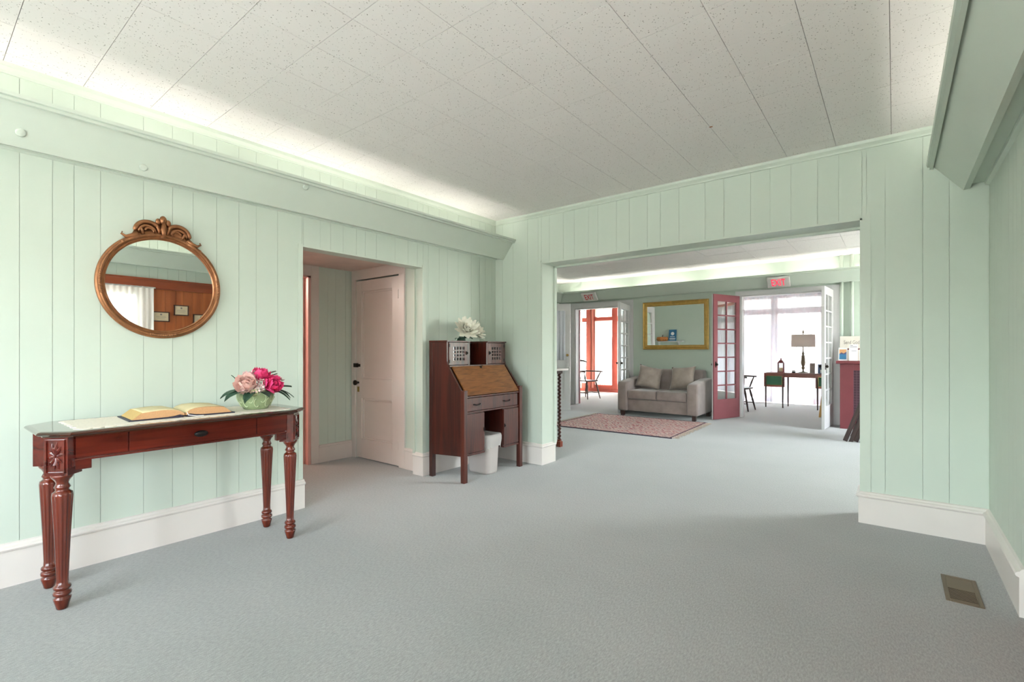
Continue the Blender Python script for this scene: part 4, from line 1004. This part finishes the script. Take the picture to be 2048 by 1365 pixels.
# ---- exit signs
def exit_sign(label, loc, rot, lit):
    t = thing('exit_sign', label, 'sign', loc); t.rotation_euler = rot
    B(-.17, .17, -.045, 0, 0, .20).build('housing', EXITW, t, bevel=.008)
    text_mesh('lettering', 'EXIT', .19, EXITL if lit else EXITR, t, Matrix.Translation((0, -.047, .098)) @ Matrix.Rotation(PI/2, 4, 'X'), .003, .55)
    return t
exit_sign('white exit sign tilted forward above the doorway beside the sofa', (-5.13, YF-.145, 2.30), (math.radians(42), 0, 0), False)
exit_sign('lit exit sign with red letters above the curtained doorway', (-1.53, YF-.145, 2.30), (math.radians(42), 0, 0), True)
# ---- french doors
def french(name, label, hinge, outer, h, cols, rows, mA, mB, z_low=.34, kind='panes', swap=False):
    hx, hy = hinge; ox, oy = outer; w = math.hypot(ox-hx, oy-hy); ang = math.atan2(oy-hy, ox-hx)
    t = thing(name, label, 'door', (hx, hy, .012), ang)
    stile, top = .1, .12
    for y0, y1, m in ((-.02, 0, mB), (0, .02, mA)):
        B(0, stile, y0, y1, 0, h).build('stile', m, t); B(w-stile, w, y0, y1, 0, h).build('stile', m, t)
        B(stile, w-stile, y0, y1, 0, z_low).build('bottom_rail', m, t); B(stile, w-stile, y0, y1, h-top, h).build('top_rail', m, t)
    gw, gh = w-2*stile, h-top-z_low
    for i in range(1, cols):
        x = stile+gw*i/cols
        for y0, y1, m in ((-.016, 0, mB), (0, .016, mA)): B(x-.011, x+.011, y0, y1, z_low, h-top).build('muntin', m, t)
    for j in range(1, rows):
        z = z_low+gh*j/rows
        for y0, y1, m in ((-.015, 0, mB), (0, .015, mA)): B(stile, w-stile, y0, y1, z-.011, z+.011).build('muntin', m, t)
    for i in range(cols):
        for j in range(rows):
            B(stile+gw*i/cols+.004, stile+gw*(i+1)/cols-.004, -.002, .002, z_low+gh*j/rows+.004, z_low+gh*(j+1)/rows-.004).build('pane', PANEG, t)
    for y in (-1, 1): MB().box(w-.06, w-.035, min(0, y*.026), max(0, y*.026), .9, 1.0).ball((w-.047, y*.045, .95), .022).build('door_knob', BRONZE, t)
    for z in (.2, 1.0, h-.3): B(-.012, .004, -.012, .012, z, z+.09).build('hinge', BRONZE, t)
    return t
french('french_door', 'mauve red french door with fourteen panes standing open beside the sofa', (D2[0]-.03, YF-.03), (-2.455, 8.68), 2.17, 2, 7, MAUVE, WHITE)
french('french_door', 'white french door seen edge on beside the radiator cover', (D2[1]+.005, YF-.03), (-.845, 8.63), 2.17, 2, 7, WHITE, WHITE)
french('french_door', 'white french door seen edge on at the pale sofa arm', (D1[1]+.07, YF-.03), (-4.13, 8.50), 2.12, 2, 7, WHITE, WHITE)
# ---- curtained door hinged on the left wall
pd = thing('curtained_door', 'white panelled door with curtained glass and brass lock', 'door', (-5.99, 7.93, .012), math.atan2(8.29-7.93, -5.08+5.99))
w = math.hypot(.91, .36); h = 2.13
for a, b in ((0, .12), (w-.12, w)): B(a, b, -.02, .02, 0, h).build('stile', WHITE, pd)
for a, b in ((0, .2), (.86, 1.02), (h-.16, h)): B(.12, w-.12, -.02, .02, a, b).build('rail', WHITE, pd)
B(.12, w-.12, -.008, .008, .2, .86).build('panel', WHITE, pd); B(w/2-.04, w/2+.04, -.02, .02, .2, .86).build('mullion', WHITE, pd)
B(.12, w-.12, -.003, .003, 1.02, h-.16).build('pane', PANEG, pd)
o = MB().grid(lambda u, v: (.1+(w-.2)*u, -.03+.006*math.sin(u*70), 1.0+(h-1.14)*v), 60, 2).build('lace', mat('door_lace', (226, 228, 236), .9, var=.05, scale=60), pd, True, nrm=False, solid=.002)
MB().lathe([(.025, 0), (.025, .012), (.018, .02)], 14).build('deadbolt', BRASS, pd, True).matrix_local = Matrix.Translation((w-.055, -.02, 1.1)) @ Matrix.Rotation(PI/2, 4, 'X')
MB().box(w-.075, w-.035, -.026, -.02, .77, .93).tube([(w-.055, -.02, .86), (w-.055, -.06, .86), (w-.0, -.065, .86)], .009, 6).build('lever_handle', METALW, pd)
# ---- radiator cover and cards
rc = thing('radiator_cover', 'maroon radiator cover with dark mesh front against the mint wall', 'radiator cover', (.15, 9.12, 0))
B(-.86, .86, -.17, .25, 1.0, 1.045).build('top', MAROON, rc, bevel=.006)
mb = MB()
for q in ((-.81, -.64, .0, 1.0), (.64, .81, .0, 1.0), (-.64, .64, .9, 1.0), (-.64, .64, 0, .14)): mb.box(q[0], q[1], -.13, -.10, q[2], q[3])
mb.build('front_frame', MAROON, rc, bevel=.003)
for x in (-.81, .785): B(x, x+.025, -.10, .25, 0, 1.0).build('side', MAROON, rc)
B(-.64, .64, -.112, -.108, .14, .9).build('mesh_backing', GRILLE, rc)
mb = MB()
for i in range(33): mb.box(-.64+i*.04-.004, -.64+i*.04+.004, -.116, -.112, .14, .9)
for i in range(20): mb.box(-.64, .64, -.1165, -.1125, .14+i*.04-.004, .14+i*.04+.004)
o = mb.build('wire_mesh', mat('mesh_wire', (96, 62, 74), .5), rc); o['kind'] = 'stuff'
def card(name, label, x0, x1, z0, z1, y, m, cat='card', tilt=-8):
    t = thing(name, label, cat, ((x0+x1)/2, y, z0)); t.rotation_euler = (math.radians(tilt), 0, 0); w = (x1-x0)/2
    B(-w, w, -.003, .003, 0, z1-z0).build('board', m, t); return t, w, z1-z0
t, w_, h_ = card('poster_board', 'wide cream board with faint lettering on the radiator cover', -.68, .3, 1.046, 1.43, 9.25, CARD, 'poster', -4)
text_mesh('lettering', "Send God's W", .082, INK, t, Matrix.Translation((-w_+.05, -.0042, .285)) @ Matrix.Rotation(PI/2, 4, 'X'), .0005, .62, 'LEFT')
B(-w_, w_, -.0045, -.003, .17, .19).build('red_stripe', MAROON, t)
t, w_, h_ = card('picture_card', 'small card with orange sky over blue water on the radiator cover', -.69, -.575, 1.046, 1.25, 9.12, PAPER)
B(-w_+.012, w_-.012, -.004, -.003, .11, .175).build('sky_print', SKYO, t); B(-w_+.012, w_-.012, -.004, -.003, .02, .11).build('water_print', BLUEP, t)
MB().prism([(-w_+.012, .1), (-.02, .13), (.01, .112), (w_-.012, .14), (w_-.012, .1)], 'y', -.0045, -.004).build('hill_print', mat('hill_print', (96, 92, 128), .6), t)
t, w_, h_ = card('flyer', 'white printed flyer standing in front of the cream board', -.552, -.44, 1.046, 1.30, 9.10, PAPER, 'flyer')
B(-w_+.015, -w_+.05, -.004, -.003, .235, .242).build('heading', INKD, t); B(-w_+.012, w_-.012, -.004, -.003, .21, .216).build('printed_line', INKD, t); B(-w_+.03, w_-.02, -.004, -.003, .15, .154).build('printed_line', INKD, t)
t, w_, h_ = card('picture_card', 'small tan picture card beside the white flyer', -.425, -.31, 1.046, 1.22, 9.12, PAPER)
B(-w_+.012, w_-.012, -.004, -.003, .02, .15).build('print', TAN, t)
# ---- folded wooden chairs leaning on the radiator cover
for i, lab in enumerate(('folded dark wooden chair, outermost of the ones leaning by the radiator cover', 'folded dark wooden chair, middle of the ones leaning by the radiator cover', 'folded dark wooden chair, innermost of the ones leaning by the radiator cover')):
    t = thing('folding_chair', lab, 'chair', (-.52+i*.115, 7.74+.02*i, 0)); t.rotation_euler = (0, math.radians(19), math.radians(-8))
    for y in (0, .4):
        B(-.02, .03, y-.014, y+.014, .01, .98).build('back_leg', DARKW, t, bevel=.004); B(.04, .085, y-.014+(.03 if y == 0 else -.03), y+.014+(.03 if y == 0 else -.03), .006, .78).build('front_leg', DARKW, t, bevel=.004)
        MB().ball((.004, y, .004), .012, (1, 1, .6)).build('glide', PAPER, t)
    B(.031, .039, .02, .38, .36, .74).build('seat', DARKW, t)
    for z in (.86, .94): B(-.008, .012, .0, .4, z, z+.05).build('back_slat', DARKW, t)
    B(-.006, .01, 0, .4, .2, .225).build('rung', DARKW, t)
# ---- pipes
for x, lab in ((-.665, 'mint painted steam pipe beside the door casing'), (-.528, 'mint painted steam pipe further from the door casing')):
    mb = MB().tube([(x, YF-.045, 1.05), (x, YF-.045, FZC)], .026, 14); tag(mb.build('steam_pipe', MINT2, smooth=True), lab, 'pipe')

# ================================================================== sunroom things
def windsor(label, loc, rz):
    t = thing('windsor_chair', label, 'chair', loc, rz)     # faces +x
    mb = MB(); loft(mb, [(rr(.21, .22, .1), .43), (rr(.225, .235, .11), .445), (rr(.22, .23, .11), .462), (rr(.15, .16, .08), .455)], True, True); mb.build('seat', DARKW, t, True)
    for x, y, X_, Y_ in ((.15, .15, .24, .22), (.15, -.15, .24, -.22), (-.15, .13, -.25, .2), (-.15, -.13, -.25, -.2)):
        P = [Vector((x, y, .435)).lerp(Vector((X_, Y_, 0)), k) for k in (0, .15, .3, .45, .5, .7, .85, 1)]
        MB().tube(P, [.013, .019, .022, .014, .02, .017, .014, .011], 8).build('leg', DARKW, t, True)
    for y in (-1, 1): MB().tube([(-.21, y*.175, .15), (0, y*.185, .15), (.205, y*.19, .15)], [.008, .014, .008], 6).build('stretcher', DARKW, t, True)
    MB().tube([(0, -.185, .15), (0, 0, .15), (0, .185, .15)], [.008, .014, .008], 6).build('stretcher', DARKW, t, True)
    P = []
    for i in range(13):
        a = math.radians(-105+210*i/12); P.append((-.0-.24*math.cos(a)+.0, .29*math.sin(a), .68))
    P = [(.24, -.30, .675)]+P+[(.24, .30, .675)]
    MB().tube(P, .016, 8).build('arm_rail', DARKW, t, True)
    for i in range(7):
        a = math.radians(-36+72*i/6); xb, yb = -.24*math.cos(a), .29*math.sin(a)
        MB().tube([(-.17, yb*.7, .45), (xb, yb, .68), (xb-.05, yb*1.1, .93)], [.007, .008, .006], 6).build('spindle', DARKW, t, True)
    for y in (-1, 1):
        MB().tube([(.14, y*.19, .455), (.16, y*.24, .56), (.19, y*.292, .672)], [.012, .018, .011], 7).build('arm_post', DARKW, t, True)
    MB().tube([(-.245, -.24, .905), (-.285, -.16, .94), (-.30, 0, .955), (-.285, .16, .94), (-.245, .24, .905)], [.016, .024, .026, .024, .016], 8).build('crest_rail', DARKW, t, True)
    return t
windsor('dark windsor armchair in the sunroom before the red framed glass', (-6.08, 10.72, 0), math.radians(-15))
windsor('dark windsor armchair partly hidden by the mauve french door', (-2.47, 10.55, 0), math.radians(-5))
# drop leaf table
tb = thing('drop_leaf_table', 'slim red wood table with green inset drop panels before the sheer curtain', 'table', (-1.5, 11.7, 0))
B(-.66, .62, -.2, .24, .715, .735).build('top', TABW, tb, bevel=.004); B(-.62, .58, -.16, .2, .64, .715).build('apron', TABW, tb)
for x0, x1 in ((-.69, -.30), (.25, .64)):
    lf = B(x0, x1, -.255, -.235, .435, .73).build('drop_panel', TABW, tb, bevel=.008)
    B(x0+.05, x1-.05, -.258, -.255, .48, .665).build('green_inset', GREENP, lf)
    mb = MB()
    for q in ((x0+.045, x0+.05, .475, .67), (x1-.05, x1-.045, .475, .67), (x0+.045, x1-.045, .475, .48), (x0+.045, x1-.045, .665, .67)): mb.box(q[0], q[1], -.2585, -.255, q[2], q[3])
    mb.build('inset_border', BRASS, lf)
for x, y in ((-.655, -.245), (-.335, -.245), (-.30, .17), (.285, -.245), (.6, -.245), (.5, .17)):
    MB().tube([(x, y, .64), (x, y, .4), (x, y, .03), (x, y, 0)], [.017, .017, .012, .014], 8).build('leg', DARKW, tb, True)
    MB().ball((x, y, .012), .012).build('caster', BRASS, tb)
MB().box(-.66, .62, -.26, -.2, .70, .716).build('leaf_support', TABW, tb)
# lamp
lm = thing('table_lamp', 'table lamp with pale drum shade and turned brass base', 'lamp', (-1.5, 11.72, .736))
MB().lathe([(.085, 0), (.085, .012), (.05, .02), (.016, .03), (.014, .07), (.03, .09), (.036, .11), (.022, .125), (.02, .14), (.036, .17), (.044, .22), (.036, .28), (.03, .34), (.034, .36), (.016, .37), (.024, .40), (.02, .42), (.012, .44), (.008, .46), (.008, .83), (.004, .84)], 20).build('base', LAMPB, lm, True)
B(-.12, .12, -.1, .1, -.0005, .004).build('plinth', MARBLE, lm)
mb = MB(); loft(mb, [([(.215*math.cos(2*PI*i/40), .215*math.sin(2*PI*i/40)) for i in range(40)], z) for z in (.545, .80)], False, False); mb.build('shade', SHADE, lm, True, solid=.004, nrm=True)
MB().lathe([(.008, .83), (.018, .845), (.014, .87), (.006, .885), (.003, .91)], 12).build('finial', LAMPB, lm, True)
MB().tube([(-.2, 0, .79), (.2, 0, .79)], .003, 5).build('spider', LAMPB, lm)
# lantern
ln = thing('candle_lantern', 'small dark red lantern with candle on the slim table', 'lantern', (-1.90, 11.65, .736))
B(-.06, .06, -.06, .06, 0, .02).build('base', LANR, ln)
for x in (-.05, .05):
    for y in (-.05, .05): B(x-.007, x+.007, y-.007, y+.007, .02, .2).build('post', LANR, ln)
MB().lathe([(.082, .2), (.08, .21), (.045, .25), (.025, .262), (.016, .275), (.02, .285), (.01, .31)], 4).build('roof', LANR, ln).rotation_euler = (0, 0, PI/4)
MB().lathe([(.035, .02), (.035, .1), (.03, .104)], 16).build('candle', CANDLE, ln, True)
for q in ((-.048, .048, -.052, -.05), (-.048, .048, .05, .052)): B(q[0], q[1], q[2], q[3], .02, .2).build('pane', GLASS, ln)
# small things on the slim table
t = thing('trinket_box', 'tiny dark and white box on the slim table', 'box', (-1.655, 11.6, .736)); B(-.03, .03, -.025, .025, 0, .028).build('body', BLACKM, t); B(-.028, .028, -.024, .024, .028, .042).build('label_band', PAPER, t); B(-.03, .03, -.025, .025, .042, .052).build('lid', BLACKM, t)
t = thing('brochure_stand', 'grey brochure standing upright on the slim table', 'brochure', (-1.325, 11.62, .736)); t.rotation_euler = (math.radians(-5), 0, 0); B(-.045, .045, -.008, .008, 0, .205).build('board', GREYF, t, bevel=.003); B(-.015, .02, -.0095, -.008, .165, .17).build('print', INKD, t)
t = thing('photo_card', 'blue photo card standing on the slim table by the white door', 'card', (-1.15, 11.6, .736)); t.rotation_euler = (math.radians(-6), 0, 0); B(-.075, .075, -.004, .004, 0, .185).build('board', mat('slate_print', (78, 96, 134), .6), t); B(-.035, .06, -.005, -.004, .01, .08).build('pale_print', PAPER, t); B(-.03, .03, -.0055, -.005, .075, .11).build('dark_print', INKD, t)
t = thing('wooden_stand', 'small tan wooden folding stand on the sunroom floor', 'stand', (-.98, 10.3, 0))
for y in (-1, 1): MB().prism([(-.09, 0), (-.06, 0), (-.03, .34), (.03, .34), (.06, 0), (.09, 0), (.05, .38), (-.05, .38)], 'y', y*.05-.01, y*.05+.01).build('side', TAN, t)
B(-.05, .05, -.06, .06, .34, .36).build('top', TAN, t)
